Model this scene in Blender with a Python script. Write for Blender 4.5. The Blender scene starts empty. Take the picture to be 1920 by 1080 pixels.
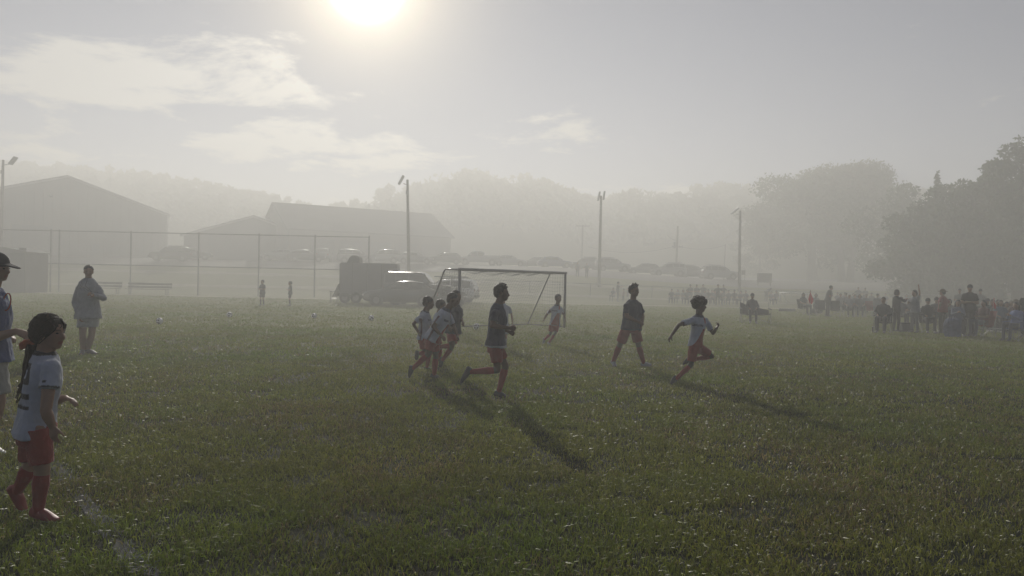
import bpy, bmesh, math, random
import numpy as np
from mathutils import Vector, Matrix, noise as mnoise

SC = bpy.context.scene
COL = SC.collection
random.seed(7)
R = math.radians

# ------------------------------------------------------------------ camera
FPX = 1400.0                       # focal length in pixels of a 1920 px wide picture
CAM_H = 1.61
PITCH = math.atan(11.0 / FPX)
ROLL = R(1.2)
CAM = Vector((0, 0, CAM_H))
FWD = Vector((0, math.cos(PITCH), -math.sin(PITCH)))
UP0 = Vector((0, math.sin(PITCH), math.cos(PITCH)))
X0 = Vector((1, 0, 0))
RIGHT = X0 * math.cos(ROLL) + UP0 * math.sin(ROLL)
UP = UP0 * math.cos(ROLL) - X0 * math.sin(ROLL)
cd = bpy.data.cameras.new('camera')
cd.sensor_width = 36
cd.lens = FPX / 1920 * 36
cd.clip_start = 0.05
cd.clip_end = 3000
cam = bpy.data.objects.new('camera', cd)
COL.objects.link(cam)
cam.matrix_world = Matrix(((RIGHT.x, UP.x, -FWD.x, CAM.x), (RIGHT.y, UP.y, -FWD.y, CAM.y),
                           (RIGHT.z, UP.z, -FWD.z, CAM.z), (0, 0, 0, 1)))
SC.camera = cam


def ray(px, py):
    return FWD + RIGHT * ((px - 960) / FPX) + UP * ((540 - py) / FPX)


def P(px, py, d):
    """world point seen at photograph pixel (px, py), d metres out along +Y"""
    v = ray(px, py)
    return CAM + v * (d / v.y)


def G(px, py, z=0.0):
    """ground point under photograph pixel"""
    v = ray(px, py)
    return CAM + v * ((z - CAM.z) / v.z)


# ------------------------------------------------------------------ sky, sun, exposure
SUN_DIR = ray(687, -32).normalized()
SUN_EL = math.asin(SUN_DIR.z)
SUN_AZ = math.atan2(SUN_DIR.x, SUN_DIR.y)       # from +Y towards +X
w = bpy.data.worlds.new('World')
SC.world = w
w.use_nodes = True
nt = w.node_tree
nt.nodes.clear()


def N(nt, t, **kw):
    n = nt.nodes.new(t)
    for k, v in kw.items():
        if k == 'inp':
            for a, b in v.items():
                n.inputs[a].default_value = b
        else:
            setattr(n, k, v)
    return n


def M_(nt, op, a, b=None, c=None, clamp=False):
    n = nt.nodes.new('ShaderNodeMath')
    n.operation = op
    n.use_clamp = clamp
    for i, v in enumerate((a, b, c)):
        if v is None:
            continue
        if isinstance(v, (int, float)):
            n.inputs[i].default_value = v
        else:
            nt.links.new(v, n.inputs[i])
    return n.outputs[0]


def build_world():
    L = nt.links
    tc = N(nt, 'ShaderNodeTexCoord')
    nrm = N(nt, 'ShaderNodeVectorMath', operation='NORMALIZE')
    L.new(tc.outputs['Generated'], nrm.inputs[0])
    d = nrm.outputs[0]
    sky = N(nt, 'ShaderNodeTexSky', sky_type='NISHITA', sun_disc=False, sun_elevation=SUN_EL,
            sun_rotation=SUN_AZ, altitude=200, air_density=0.46, dust_density=0.0, ozone_density=8.0)
    dot = N(nt, 'ShaderNodeVectorMath', operation='DOT_PRODUCT')
    L.new(d, dot.inputs[0])
    dot.inputs[1].default_value = SUN_DIR
    ang = M_(nt, 'MULTIPLY', M_(nt, 'ARCCOSINE', M_(nt, 'MINIMUM', dot.outputs['Value'], 0.9999999)), 57.2958)
    # thin cloud in front of the sun: a broad bright patch round the disc and its warm fringe
    disc = M_(nt, 'SUBTRACT', 1.0, N_smooth(ang, 0.8, 3.2))
    near = M_(nt, 'EXPONENT', M_(nt, 'MULTIPLY', ang, -1 / 3.2))
    wide = M_(nt, 'EXPONENT', M_(nt, 'MULTIPLY', ang, -1 / 8.0))
    sepd = N(nt, 'ShaderNodeSeparateXYZ')
    L.new(d, sepd.inputs[0])
    # clouds: noise on a flat layer, over the whole sky
    den = M_(nt, 'ADD', M_(nt, 'MAXIMUM', sepd.outputs['Z'], 0.0), 0.12)
    cx = M_(nt, 'DIVIDE', sepd.outputs['X'], den)
    cy = M_(nt, 'DIVIDE', sepd.outputs['Y'], den)
    cmb = N(nt, 'ShaderNodeCombineXYZ')
    L.new(cx, cmb.inputs[0]); L.new(cy, cmb.inputs[1])
    cmb.inputs[2].default_value = CLOUD_SEED
    n1 = N(nt, 'ShaderNodeTexNoise', inp={'Scale': 0.55, 'Detail': 2.0, 'Roughness': 0.5})
    n2 = N(nt, 'ShaderNodeTexNoise', inp={'Scale': 2.1, 'Detail': 10.0, 'Roughness': 0.62, 'Distortion': 0.25})
    L.new(cmb.outputs[0], n1.inputs['Vector']); L.new(cmb.outputs[0], n2.inputs['Vector'])
    dens = M_(nt, 'ADD', M_(nt, 'MULTIPLY', n1.outputs['Fac'], 0.5), M_(nt, 'MULTIPLY', n2.outputs['Fac'], 0.95))
    for bx, by, sx, sy, amp in ((-1.55, 2.42, 0.75, 0.33, 0.30), (-1.05, 3.3, 1.2, 0.45, 0.31), (0.2, 4.2, 2.5, 0.5, 0.10)):
        ex = M_(nt, 'POWER', M_(nt, 'DIVIDE', M_(nt, 'SUBTRACT', cx, bx), sx), 2.0)
        ey = M_(nt, 'POWER', M_(nt, 'DIVIDE', M_(nt, 'SUBTRACT', cy, by), sy), 2.0)
        dens = M_(nt, 'ADD', dens, M_(nt, 'MULTIPLY', M_(nt, 'EXPONENT', M_(nt, 'MULTIPLY', M_(nt, 'ADD', ex, ey), -1.0)), amp))
    cl = N_smooth(dens, CLOUD_LO, CLOUD_HI)
    # cloud colour: lit from the sun's side
    mixc = N(nt, 'ShaderNodeMix', data_type='RGBA')
    mixc.inputs['A'].default_value = (1.0, 0.97, 0.92, 1)
    L.new(M_(nt, 'MULTIPLY', cl, CLOUD_OPAC), mixc.inputs['Factor'])
    b1 = N(nt, 'ShaderNodeBackground', inp={'Strength': SKY_STR})
    L.new(sky.outputs[0], b1.inputs[0])
    b2 = N(nt, 'ShaderNodeBackground', inp={'Color': (1.0, 0.965, 0.90, 1)})
    L.new(M_(nt, 'MULTIPLY', M_(nt, 'ADD', 0.62, M_(nt, 'MULTIPLY', wide, 1.2)), CLOUD_BRIGHT), b2.inputs['Strength'])
    ms = N(nt, 'ShaderNodeMixShader')
    L.new(mixc.inputs['Factor'].links[0].from_socket, ms.inputs[0])
    L.new(b1.outputs[0], ms.inputs[1]); L.new(b2.outputs[0], ms.inputs[2])
    g1 = N(nt, 'ShaderNodeBackground', inp={'Color': (1.0, 0.98, 0.93, 1)})
    L.new(M_(nt, 'MULTIPLY', disc, GLOW_DISC), g1.inputs['Strength'])
    g2 = N(nt, 'ShaderNodeBackground', inp={'Color': (1.0, 0.84, 0.56, 1)})
    L.new(M_(nt, 'MULTIPLY', near, GLOW_NEAR), g2.inputs['Strength'])
    g3 = N(nt, 'ShaderNodeBackground', inp={'Color': (1.0, 0.93, 0.82, 1)})
    L.new(M_(nt, 'MULTIPLY', wide, GLOW_WIDE), g3.inputs['Strength'])
    cur = ms
    for g in (g1, g2, g3):
        a = N(nt, 'ShaderNodeAddShader')
        L.new(cur.outputs[0], a.inputs[0]); L.new(g.outputs[0], a.inputs[1])
        cur = a
    out = N(nt, 'ShaderNodeOutputWorld')
    L.new(cur.outputs[0], out.inputs[0])


def N_smooth(v, lo, hi):
    n = nt.nodes.new('ShaderNodeMapRange')
    n.interpolation_type = 'SMOOTHSTEP'
    nt.links.new(v, n.inputs[0])
    n.inputs[1].default_value = lo
    n.inputs[2].default_value = hi
    return n.outputs[0]


SKY_STR, CLOUD_BRIGHT, CLOUD_OPAC, CLOUD_LO, CLOUD_HI, CLOUD_SEED = 0.05, 0.98, 0.85, 0.87, 1.01, 3.3
GLOW_DISC, GLOW_NEAR, GLOW_WIDE = 3.5, 4.2, 0.0
build_world()

sl = bpy.data.lights.new('sun', 'SUN')
sl.energy = 5.0
sl.angle = R(0.6)
sl.color = (1.0, 0.95, 0.86)
sun = bpy.data.objects.new('sun', sl)
COL.objects.link(sun)
sun.rotation_euler = SUN_DIR.to_track_quat('Z', 'Y').to_euler()

SC.view_settings.view_transform = 'Standard'
SC.view_settings.look = 'None'
SC.view_settings.exposure = -0.22
SC.view_settings.gamma = 1.0
SC.view_settings.use_curve_mapping = False
SC.cycles.use_denoising = True
SC.cycles.max_bounces = 10
SC.cycles.diffuse_bounces = 2
SC.cycles.glossy_bounces = 2
SC.cycles.transmission_bounces = 3
SC.cycles.volume_bounces = 6
SC.cycles.transparent_max_bounces = 12
SC.cycles.sample_clamp_indirect = 6.0
HAZE_DENSITY, HAZE_G = 0.0094, 0.36
HAZE_COLOR = (0.980, 0.977, 0.953)

# ------------------------------------------------------------------ helpers
MATS = {}


def lin(c):
    return tuple(((v / 255) / 12.92 if v / 255 <= 0.04045 else ((v / 255 + 0.055) / 1.055) ** 2.4) for v in c)


def mat(name, col, rough=0.75, var=0.12, scale=8.0, bump=0.0, bscale=40.0, metal=0.0, coat=0.0, trans=0.0, spec=0.5, attr=None, sheen=0.0):
    """procedural principled material: base colour mottled by noise, optional bump"""
    if name in MATS:
        return MATS[name]
    m = bpy.data.materials.new(name)
    m.use_nodes = True
    t = m.node_tree
    b = t.nodes['Principled BSDF']
    b.inputs['Roughness'].default_value = rough
    b.inputs['Metallic'].default_value = metal
    b.inputs['Coat Weight'].default_value = coat
    b.inputs['Coat Roughness'].default_value = 0.10
    b.inputs['Specular IOR Level'].default_value = spec
    b.inputs['Sheen Weight'].default_value = sheen
    tc = t.nodes.new('ShaderNodeTexCoord')
    nz = N(t, 'ShaderNodeTexNoise', inp={'Scale': scale, 'Detail': 4.0})
    t.links.new(tc.outputs['Object'], nz.inputs['Vector'])
    fac = N(t, 'ShaderNodeMapRange', inp={'From Min': 0.3, 'From Max': 0.7, 'To Min': 1 - var, 'To Max': 1 + var})
    t.links.new(nz.outputs['Fac'], fac.inputs[0])
    mul = N(t, 'ShaderNodeVectorMath', operation='SCALE')
    if attr:
        at = N(t, 'ShaderNodeAttribute', attribute_name=attr)
        t.links.new(at.outputs['Color'], mul.inputs[0])
    else:
        mul.inputs[0].default_value = col
    t.links.new(fac.outputs[0], mul.inputs['Scale'])
    t.links.new(mul.outputs[0], b.inputs['Base Color'])
    if bump:
        n2 = N(t, 'ShaderNodeTexNoise', inp={'Scale': bscale, 'Detail': 3.0})
        t.links.new(tc.outputs['Object'], n2.inputs['Vector'])
        bp = N(t, 'ShaderNodeBump', inp={'Strength': bump, 'Distance': 0.02})
        t.links.new(n2.outputs['Fac'], bp.inputs['Height'])
        t.links.new(bp.outputs[0], b.inputs['Normal'])
    if trans:
        out = t.nodes['Material Output']
        tr = t.nodes.new('ShaderNodeBsdfTranslucent')
        t.links.new(mul.outputs[0], tr.inputs['Color'])
        mx = N(t, 'ShaderNodeMixShader', inp={0: trans})
        t.links.new(b.outputs[0], mx.inputs[1])
        t.links.new(tr.outputs[0], mx.inputs[2])
        t.links.new(mx.outputs[0], out.inputs['Surface'])
    MATS[name] = m
    return m


def frame_of(d):
    d = Vector(d).normalized()
    a = Vector((0, 0, 1)) if abs(d.z) < 0.92 else Vector((0, 1, 0))
    x = d.cross(a).normalized()
    return x, x.cross(d).normalized(), d


class MB:
    """collects shapes, then links them as one mesh object"""

    def __init__(self):
        self.v = []
        self.f = []

    def ring_loft(self, rings, cap=True):
        n = len(rings[0])
        o = len(self.v)
        for r in rings:
            self.v.extend(tuple(p) for p in r)
        for i in range(len(rings) - 1):
            for k in range(n):
                a = o + i * n + k
                b = o + i * n + (k + 1) % n
                self.f.append((a, b, b + n, a + n))
        if cap:
            self.f.append(tuple(o + k for k in reversed(range(n))))
            e = o + (len(rings) - 1) * n
            self.f.append(tuple(e + k for k in range(n)))
        return self

    def tube(self, pts, rad, seg=8, cap=True):
        pts = [Vector(p) for p in pts]
        if isinstance(rad, (int, float)):
            rad = [rad] * len(pts)
        rings = []
        x = None
        for i, p in enumerate(pts):
            d = (pts[min(i + 1, len(pts) - 1)] - pts[max(i - 1, 0)])
            if d.length < 1e-9:
                d = Vector((0, 0, 1))
            d.normalize()
            if x is None:
                x, y, _ = frame_of(d)
            else:
                x = (x - d * x.dot(d)).normalized()
                y = d.cross(x) * -1
            yy = x.cross(d).normalized()
            rings.append([p + (x * math.cos(2 * math.pi * k / seg) + yy * -math.sin(2 * math.pi * k / seg)) * rad[i] for k in range(seg)])
        return self.ring_loft(rings, cap)

    def capsule(self, a, b, ra, rb, seg=10, flat=None):
        """round-ended limb from a to b"""
        a, b = Vector(a), Vector(b)
        d = b - a
        L = d.length
        if L < 1e-6:
            d, L = Vector((0, 0, 1)), 1e-6
        x, y, d = frame_of(d)
        rings = []
        for t in (-85, -55, -25, 0):
            c, s = math.cos(R(t)), math.sin(R(t))
            rings.append((a + d * (s * ra), ra * c))
        for q in (0.33, 0.66):
            rings.append((a.lerp(b, q), ra + (rb - ra) * q))
        for t in (0, 25, 55, 85):
            c, s = math.cos(R(t)), math.sin(R(t))
            rings.append((b + d * (s * rb), rb * c))
        return self.ring_loft([[p + x * (math.cos(2 * math.pi * k / seg) * r) + y * (-math.sin(2 * math.pi * k / seg) * r) for k in range(seg)] for p, r in rings][::1])

    def chain(self, pts, rad, seg=10):
        for i in range(len(pts) - 1):
            self.capsule(pts[i], pts[i + 1], rad[i], rad[i + 1], seg)
        return self

    def ell(self, c, r, ax=None, seg=14, rings=9):
        """ellipsoid, radii r along the axes ax (3 vectors)"""
        c = Vector(c)
        ax = ax or (Vector((1, 0, 0)), Vector((0, 1, 0)), Vector((0, 0, 1)))
        rr = []
        for i in range(rings):
            t = R(-88 + 176 * i / (rings - 1))
            rr.append([c + ax[0] * (r[0] * math.cos(t) * math.cos(2 * math.pi * k / seg)) + ax[1] * (r[1] * math.cos(t) * math.sin(2 * math.pi * k / seg)) + ax[2] * (r[2] * math.sin(t)) for k in range(seg)])
        return self.ring_loft(rr)

    def sections(self, secs, seg=16):
        """secs: (centre, xaxis, yaxis, rx, ry[, power]) lofted with superellipse outlines"""
        rings = []
        for s in secs:
            c, xa, ya, rx, ry = s[:5]
            pw = s[5] if len(s) > 5 else 2.0
            ring = []
            for k in range(seg):
                t = 2 * math.pi * k / seg
                ct, st = math.cos(t), math.sin(t)
                ring.append(Vector(c) + Vector(xa) * (rx * math.copysign(abs(ct) ** (2 / pw), ct)) + Vector(ya) * (ry * math.copysign(abs(st) ** (2 / pw), st)))
            rings.append(ring)
        return self.ring_loft(rings)

    def box(self, c, s, rz=0.0, rx=0.0, ry=0.0):
        o = len(self.v)
        m = Matrix.Rotation(rz, 3, 'Z') @ Matrix.Rotation(ry, 3, 'Y') @ Matrix.Rotation(rx, 3, 'X')
        for dz in (-.5, .5):
            for dx, dy in ((-.5, -.5), (.5, -.5), (.5, .5), (-.5, .5)):
                self.v.append(tuple(Vector(c) + m @ Vector((dx * s[0], dy * s[1], dz * s[2]))))
        for f in ((3, 2, 1, 0), (4, 5, 6, 7), (0, 1, 5, 4), (1, 2, 6, 5), (2, 3, 7, 6), (3, 0, 4, 7)):
            self.f.append(tuple(o + i for i in f))
        return self

    def beam(self, a, b, wdt, hgt, up=(0, 0, 1)):
        """rectangular bar from a to b"""
        a, b = Vector(a), Vector(b)
        d = (b - a).normalized()
        u = Vector(up)
        x = d.cross(u)
        if x.length < 1e-4:
            x = d.cross(Vector((0, 1, 0)))
        x.normalize()
        u = x.cross(d).normalized()
        return self.ring_loft([[p + x * (sx * wdt / 2) + u * (sz * hgt / 2) for sx, sz in ((-1, -1), (1, -1), (1, 1), (-1, 1))] for p in (a, b)])

    def prism(self, poly, ext):
        """polygon (world points) extruded by vector ext"""
        o = len(self.v)
        n = len(poly)
        e = Vector(ext)
        self.v.extend(tuple(Vector(p)) for p in poly)
        self.v.extend(tuple(Vector(p) + e) for p in poly)
        self.f.append(tuple(o + k for k in range(n)))
        self.f.append(tuple(o + n + k for k in reversed(range(n))))
        for k in range(n):
            k2 = (k + 1) % n
            self.f.append((o + k2, o + k, o + n + k, o + n + k2))
        return self

    def quad(self, a, b, c, d):
        o = len(self.v)
        self.v.extend(tuple(Vector(p)) for p in (a, b, c, d))
        self.f.append((o, o + 1, o + 2, o + 3))
        return self

    def mesh(self, name, origin=None, fix=True):
        me = bpy.data.meshes.new(name)
        vs = self.v if origin is None else [(a - origin[0], b - origin[1], c - origin[2]) for a, b, c in self.v]
        me.from_pydata(vs, [], self.f)
        if fix:
            bm = bmesh.new()
            bm.from_mesh(me)
            bmesh.ops.recalc_face_normals(bm, faces=bm.faces)
            bm.to_mesh(me)
            bm.free()
        me.update()
        return me

    def build(self, name, m, parent=None, smooth=False, bevel=0.0, fix=True):
        org = parent_origin(parent)
        me = self.mesh(name, org, fix)
        if bevel:
            bm = bmesh.new()
            bm.from_mesh(me)
            bmesh.ops.bevel(bm, geom=list(bm.edges), offset=bevel, segments=2, affect='EDGES', clamp_overlap=True)
            bm.to_mesh(me)
            bm.free()
        if smooth:
            me.shade_smooth()
        return link(name, me, m, parent)


def parent_origin(p):
    o = Vector((0, 0, 0))
    while p is not None:
        o += p.location
        p = p.parent
    return o


def link(name, me, m=None, parent=None):
    o = bpy.data.objects.new(name, me)
    COL.objects.link(o)
    if parent is not None:
        o.parent = parent
    if m is not None:
        me.materials.append(m)
    return o


def tag(o, label=None, cat=None, group=None, kind=None):
    for k, v in (('label', label), ('category', cat), ('group', group), ('kind', kind)):
        if v:
            o[k] = v
    return o


def thing(name, label, cat, loc=(0, 0, 0), group=None):
    o = bpy.data.objects.new(name, None)
    COL.objects.link(o)
    o.location = loc
    o.empty_display_size = 0.2
    return tag(o, label, cat, group)


def copy_tree(o, parent=None):
    c = o.copy()
    COL.objects.link(c)
    c.parent = parent
    for ch in list(o.children):
        copy_tree(ch, c)
    return c


def sstep(t):
    t = min(1, max(0, t))
    return t * t * (3 - 2 * t)


def nz(x, y, s=1.0, z=0.0):
    return mnoise.noise(Vector((x * s, y * s, z)))


def bank_h(x):
    return 3.6 - 1.2 * sstep((x - 2) / 28)


def gz(x, y):
    """terrain height: level field, bank up to the car park, wooded ridges behind"""
    z = bank_h(x) * sstep((y - 66 - 0.06 * max(0, x)) / 28)
    z += 0.10 * nz(x, y, 0.09, 3) * sstep((y - 60) / 20)
    if y > 130:
        z += ridge_h(x, y)
    return z


RIDGE = [(-900, 330), (-300, 300), (0, 300), (100, 306), (200, 314), (350, 332), (500, 362), (600, 384), (680, 372), (750, 342), (830, 322), (900, 312), (960, 328),
         (1000, 326), (1060, 346), (1090, 362), (1150, 352), (1210, 340), (1260, 350), (1300, 334), (1400, 342), (1500, 350), (1800, 350), (2200, 320), (3000, 330)]
RIDGE_D = 192.0


def ridge_row(px):
    for (a, ra), (b, rb) in zip(RIDGE, RIDGE[1:]):
        if a <= px <= b:
            return ra + (rb - ra) * (px - a) / (b - a)
    return 330


def ridge_h(x, y):
    """ground height on the ridge, some 9 m below the tree tops"""
    px = 960 + FPX * x / max(y, 1)
    yh = 529 + 0.0209 * (px - 960)
    top = (yh - ridge_row(max(-890, min(2990, px)))) / FPX * RIDGE_D + 1.6 - 9.0
    return max(0, top - 3.0) * sstep((y - 130) / 62)

# ------------------------------------------------------------------ ground
def grass_tint(nt_, L):
    """dry / lush patches of the turf, shared by soil sheet and blades (world position)"""


def ground_mat():
    m = bpy.data.materials.new('turf_ground')
    m.use_nodes = True
    t = m.node_tree
    b = t.nodes['Principled BSDF']
    geo = N(t, 'ShaderNodeNewGeometry')
    n1 = N(t, 'ShaderNodeTexNoise', inp={'Scale': 0.35, 'Detail': 5.0, 'Roughness': 0.6})
    n2 = N(t, 'ShaderNodeTexNoise', inp={'Scale': 14.0, 'Detail': 6.0, 'Roughness': 0.7})
    for n in (n1, n2):
        t.links.new(geo.outputs['Position'], n.inputs['Vector'])
    r1 = N(t, 'ShaderNodeValToRGB')
    r1.color_ramp.elements[0].position = 0.32
    r1.color_ramp.elements[0].color = (0.018, 0.026, 0.008, 1)
    r1.color_ramp.elements[1].position = 0.7
    r1.color_ramp.elements[1].color = (0.036, 0.034, 0.016, 1)
    t.links.new(n1.outputs['Fac'], r1.inputs[0])
    mp = N(t, 'ShaderNodeMapRange', inp={'From Min': 0.3, 'From Max': 0.7, 'To Min': 0.35, 'To Max': 1.7})
    t.links.new(n2.outputs['Fac'], mp.inputs[0])
    sc = N(t, 'ShaderNodeVectorMath', operation='SCALE')
    t.links.new(r1.outputs[0], sc.inputs[0])
    t.links.new(mp.outputs[0], sc.inputs['Scale'])
    # beyond the built blades the sheet itself carries the colour of the mown grass
    sy = N(t, 'ShaderNodeSeparateXYZ')
    t.links.new(geo.outputs['Position'], sy.inputs[0])
    fy = N(t, 'ShaderNodeMapRange', inp={'From Min': 11.0, 'From Max': 24.0})
    t.links.new(sy.outputs['Y'], fy.inputs[0])
    r2 = N(t, 'ShaderNodeValToRGB')
    r2.color_ramp.elements[0].position = 0.3
    r2.color_ramp.elements[0].color = (0.135, 0.152, 0.036, 1)
    r2.color_ramp.elements[1].position = 0.72
    r2.color_ramp.elements[1].color = (0.170, 0.164, 0.052, 1)
    t.links.new(n1.outputs['Fac'], r2.inputs[0])
    mxc = N(t, 'ShaderNodeMix', data_type='RGBA')
    t.links.new(fy.outputs[0], mxc.inputs['Factor'])
    t.links.new(sc.outputs[0], mxc.inputs['A'])
    t.links.new(r2.outputs[0], mxc.inputs['B'])
    t.links.new(mxc.outputs['Result'], b.inputs['Base Color'])
    b.inputs['Roughness'].default_value = 0.9
    b.inputs['Specular IOR Level'].default_value = 0.15
    bp = N(t, 'ShaderNodeBump', inp={'Strength': 0.9, 'Distance': 0.05})
    t.links.new(n2.outputs['Fac'], bp.inputs['Height'])
    t.links.new(bp.outputs[0], b.inputs['Normal'])
    return m


def build_ground():
    ys = list(np.concatenate([np.arange(-60, 0, 6.0), np.arange(0, 60, 3.0), np.arange(60, 145, 2.0), np.arange(145, 280, 4.0), np.arange(280, 620, 20.0)]))
    xs = list(np.concatenate([np.arange(-600, -180, 20.0), np.arange(-180, 180, 4.0), np.arange(180, 601, 20.0)]))
    v = [(x, y, gz(x, y)) for y in ys for x in xs]
    nx = len(xs)
    f = [(j * nx + i, j * nx + i + 1, (j + 1) * nx + i + 1, (j + 1) * nx + i) for j in range(len(ys) - 1) for i in range(nx - 1)]
    me = bpy.data.meshes.new('ground')
    me.from_pydata(v, [], f)
    me.shade_smooth()
    o = link('ground', me, ground_mat())
    tag(o, kind='structure')
    # car park: gravel sheet laid a little above the grass along the top of the bank
    gm = mat('gravel', (0.16, 0.15, 0.13), 0.95, 0.3, 3.0, 0.6, 30)
    mb = MB()
    xs2 = np.arange(-130, 75, 5.0)
    ys2 = [84, 87, 91, 95, 99, 103, 107, 111, 115, 119, 123, 127, 131, 135, 139]
    for j in range(len(ys2) - 1):
        for i in range(len(xs2) - 1):
            q = [(xs2[i], ys2[j]), (xs2[i + 1], ys2[j]), (xs2[i + 1], ys2[j + 1]), (xs2[i], ys2[j + 1])]
            mb.quad(*[(a, b, gz(a, b) + 0.06) for a, b in q])
    tag(mb.build('car_park_gravel', gm, fix=False), kind='structure')
    # worn dirt track along the foot of the tall fence (pale streak across the left)
    mb = MB()
    xs3 = np.arange(-60, 26, 2.5)
    for i in range(len(xs3) - 1):
        q = []
        for a, s in ((xs3[i], -1), (xs3[i + 1], -1), (xs3[i + 1], 1), (xs3[i], 1)):
            y = 57.6 + 0.5 * math.sin(a * 0.13) + s * (0.9 + 0.35 * math.sin(a * 0.7))
            q.append((a, y, 0.012))
        mb.quad(*q)
    tag(mb.build('dirt_track', mat('dirt', (0.30, 0.27, 0.19), 0.95, 0.25, 1.2, 0.5, 20), fix=False), kind='structure')
    for yy, hw, x0, x1 in ((72, 0.8, -70, 45), (79.5, 0.7, -80, 40)):
        mb = MB()
        xs4 = np.arange(x0, x1, 2.0)
        for i in range(len(xs4) - 1):
            q = []
            for a, s in ((xs4[i], -1), (xs4[i + 1], -1), (xs4[i + 1], 1), (xs4[i], 1)):
                y = yy + 1.2 * math.sin(a * 0.06 + yy) + s * (hw + 0.3 * math.sin(a * 0.9))
                q.append((a, y, gz(a, y) + 0.05))
            mb.quad(*q)
        tag(mb.build('mown_path', mat('dry_grass_path', (0.20, 0.19, 0.10), 0.95, 0.3, 1.0), fix=False), kind='structure')


build_ground()

# ------------------------------------------------------------------ trees
LEAF = [mat('foliage_%d' % i, c, 0.55, 0.35, 0.5, trans=0.35) for i, c in enumerate([(0.060, 0.095, 0.028), (0.095, 0.115, 0.050), (0.050, 0.075, 0.026), (0.085, 0.075, 0.028)])]
BARK = mat('bark', (0.075, 0.06, 0.045), 0.9, 0.3, 3.0, 0.6, 12)


def leaf_cloud(rng, lobes, per, size, droop=0.3):
    """leaf-sized faces spread through a set of lobes (centre, radii)"""
    V, F = [], []
    for c, r, k in lobes:
        n = int(per * k)
        d = rng.normal(size=(n, 3))
        d /= np.linalg.norm(d, axis=1)[:, None]
        rad = rng.uniform(0.35, 1.0, n) ** 0.55
        p = np.array(c) + d * rad[:, None] * np.array(r)
        p += rng.normal(scale=0.06 * max(r), size=(n, 3))
        a = rng.normal(size=(n, 3))
        a /= np.linalg.norm(a, axis=1)[:, None]
        b = np.cross(a, rng.normal(size=(n, 3)))
        b /= np.linalg.norm(b, axis=1)[:, None]
        s = size * rng.uniform(0.6, 1.5, n)[:, None]
        q = np.stack([p - a * s, p + b * s * 0.5, p + a * s, p - b * s * 0.5], 1).reshape(-1, 3)
        V.append(q)
    V = np.concatenate(V)
    n = len(V) // 4
    me = bpy.data.meshes.new('crown')
    me.vertices.add(len(V))
    me.vertices.foreach_set('co', V.ravel().astype('f'))
    me.loops.add(len(V))
    me.loops.foreach_set('vertex_index', np.arange(len(V), dtype='i'))
    me.polygons.add(n)
    me.polygons.foreach_set('loop_start', np.arange(0, len(V), 4, dtype='i'))
    me.polygons.foreach_set('loop_total', np.full(n, 4, dtype='i'))
    me.update(calc_edges=True)
    return me


def tree(name, label, px, d, top_row, half_px, trunk_px=0.25, n=9000, leaf=0.20, seed=1, m=0, low=0.25, conifer=False, lean=0.0, group='trees beside the field', forks=1, sub=26, fill=4.0):
    """tree standing at pixel column px, d metres out, crown top at a picture row"""
    rng = np.random.default_rng(seed)
    base = P(px, 520, d)
    x0, y0 = base.x, d
    z0 = gz(x0, y0) - 0.15
    top = P(px, top_row, d).z
    H = top - z0
    W = half_px / FPX * d
    root = thing(name, label, 'tree', (x0, y0, z0), group)
    mb = MB()
    r0 = trunk_px
    fork_tops = []
    for k in range(forks):
        off = (k - (forks - 1) / 2) * r0 * 2.4
        pts = [(off, 0, -0.3), (off * 1.3, 0.0, H * 0.15), (off * 2.0 + lean * H * .2, 0.1, H * 0.38), (off * 2.5 + lean * H * .5, 0.2, H * 0.62), (off * 2.2 + lean * H, 0.1, H * 0.86)]
        mb.tube(pts, [r0 * 1.35, r0, r0 * 0.75, r0 * 0.45, r0 * 0.12], 9)
        fork_tops.append(pts)
    lobes = []
    if conifer:
        for k in range(sub):
            t = k / sub
            zz = H * (0.12 + 0.88 * t)
            rr = W * (1 - t) * rng.uniform(0.7, 1.05) + 0.15
            a = rng.uniform(0, 6.28)
            lobes.append(((math.cos(a) * rr * 0.45, math.sin(a) * rr * 0.45, zz), (rr * 0.75, rr * 0.75, H * 0.055 + 0.2), 1.0 * (1.15 - t)))
    else:
        for k in range(sub):
            a = rng.uniform(0, 6.28)
            u = rng.uniform(0, 1)
            zz = H * (low + (1 - low) * (0.06 + 0.86 * u))
            t = (zz / H - low) / (1 - low)
            env = W * math.sin(math.pi * (0.12 + 0.80 * t)) ** 0.65
            rr = env * rng.uniform(0.5, 0.95)
            s = W * rng.uniform(0.20, 0.38)
            c = (math.cos(a) * rr + lean * zz, math.sin(a) * rr * 0.9, zz)
            lobes.append((c, (s * 1.15, s * 1.1, s * rng.uniform(0.55, 0.85)), (s / W) ** 2 * 16))
            ft = fork_tops[k % forks]
            st = Vector(ft[2]).lerp(Vector(ft[3]), rng.uniform(0, 1) * min(1, t * 1.6))
            mid = st.lerp(Vector(c), 0.55) + Vector((0, 0, -0.04 * H * (1 - t)))
            mb.tube([st, mid, Vector(c)], [r0 * 0.34, r0 * 0.2, r0 * 0.05], 6)
        lobes.append(((lean * H * .9, 0, H * 0.9), (W * 0.3, W * 0.3, H * 0.1), 1.3))
        lobes.append(((lean * H * .6, 0, H * (0.5 + low * .5)), (W * 0.72, W * 0.72, H * (1 - low) * 0.36), fill * sub * 0.06))
        s0 = sum(l[2] for l in lobes)
        lobes = [(c, r, k * sub / s0) for c, r, k in lobes]
    tr = link('trunk', mb.mesh('trunk'), BARK, root)
    tr.data.shade_smooth()
    link('crown', leaf_cloud(rng, lobes, n / sub, leaf), LEAF[m], root)
    return root


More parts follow.
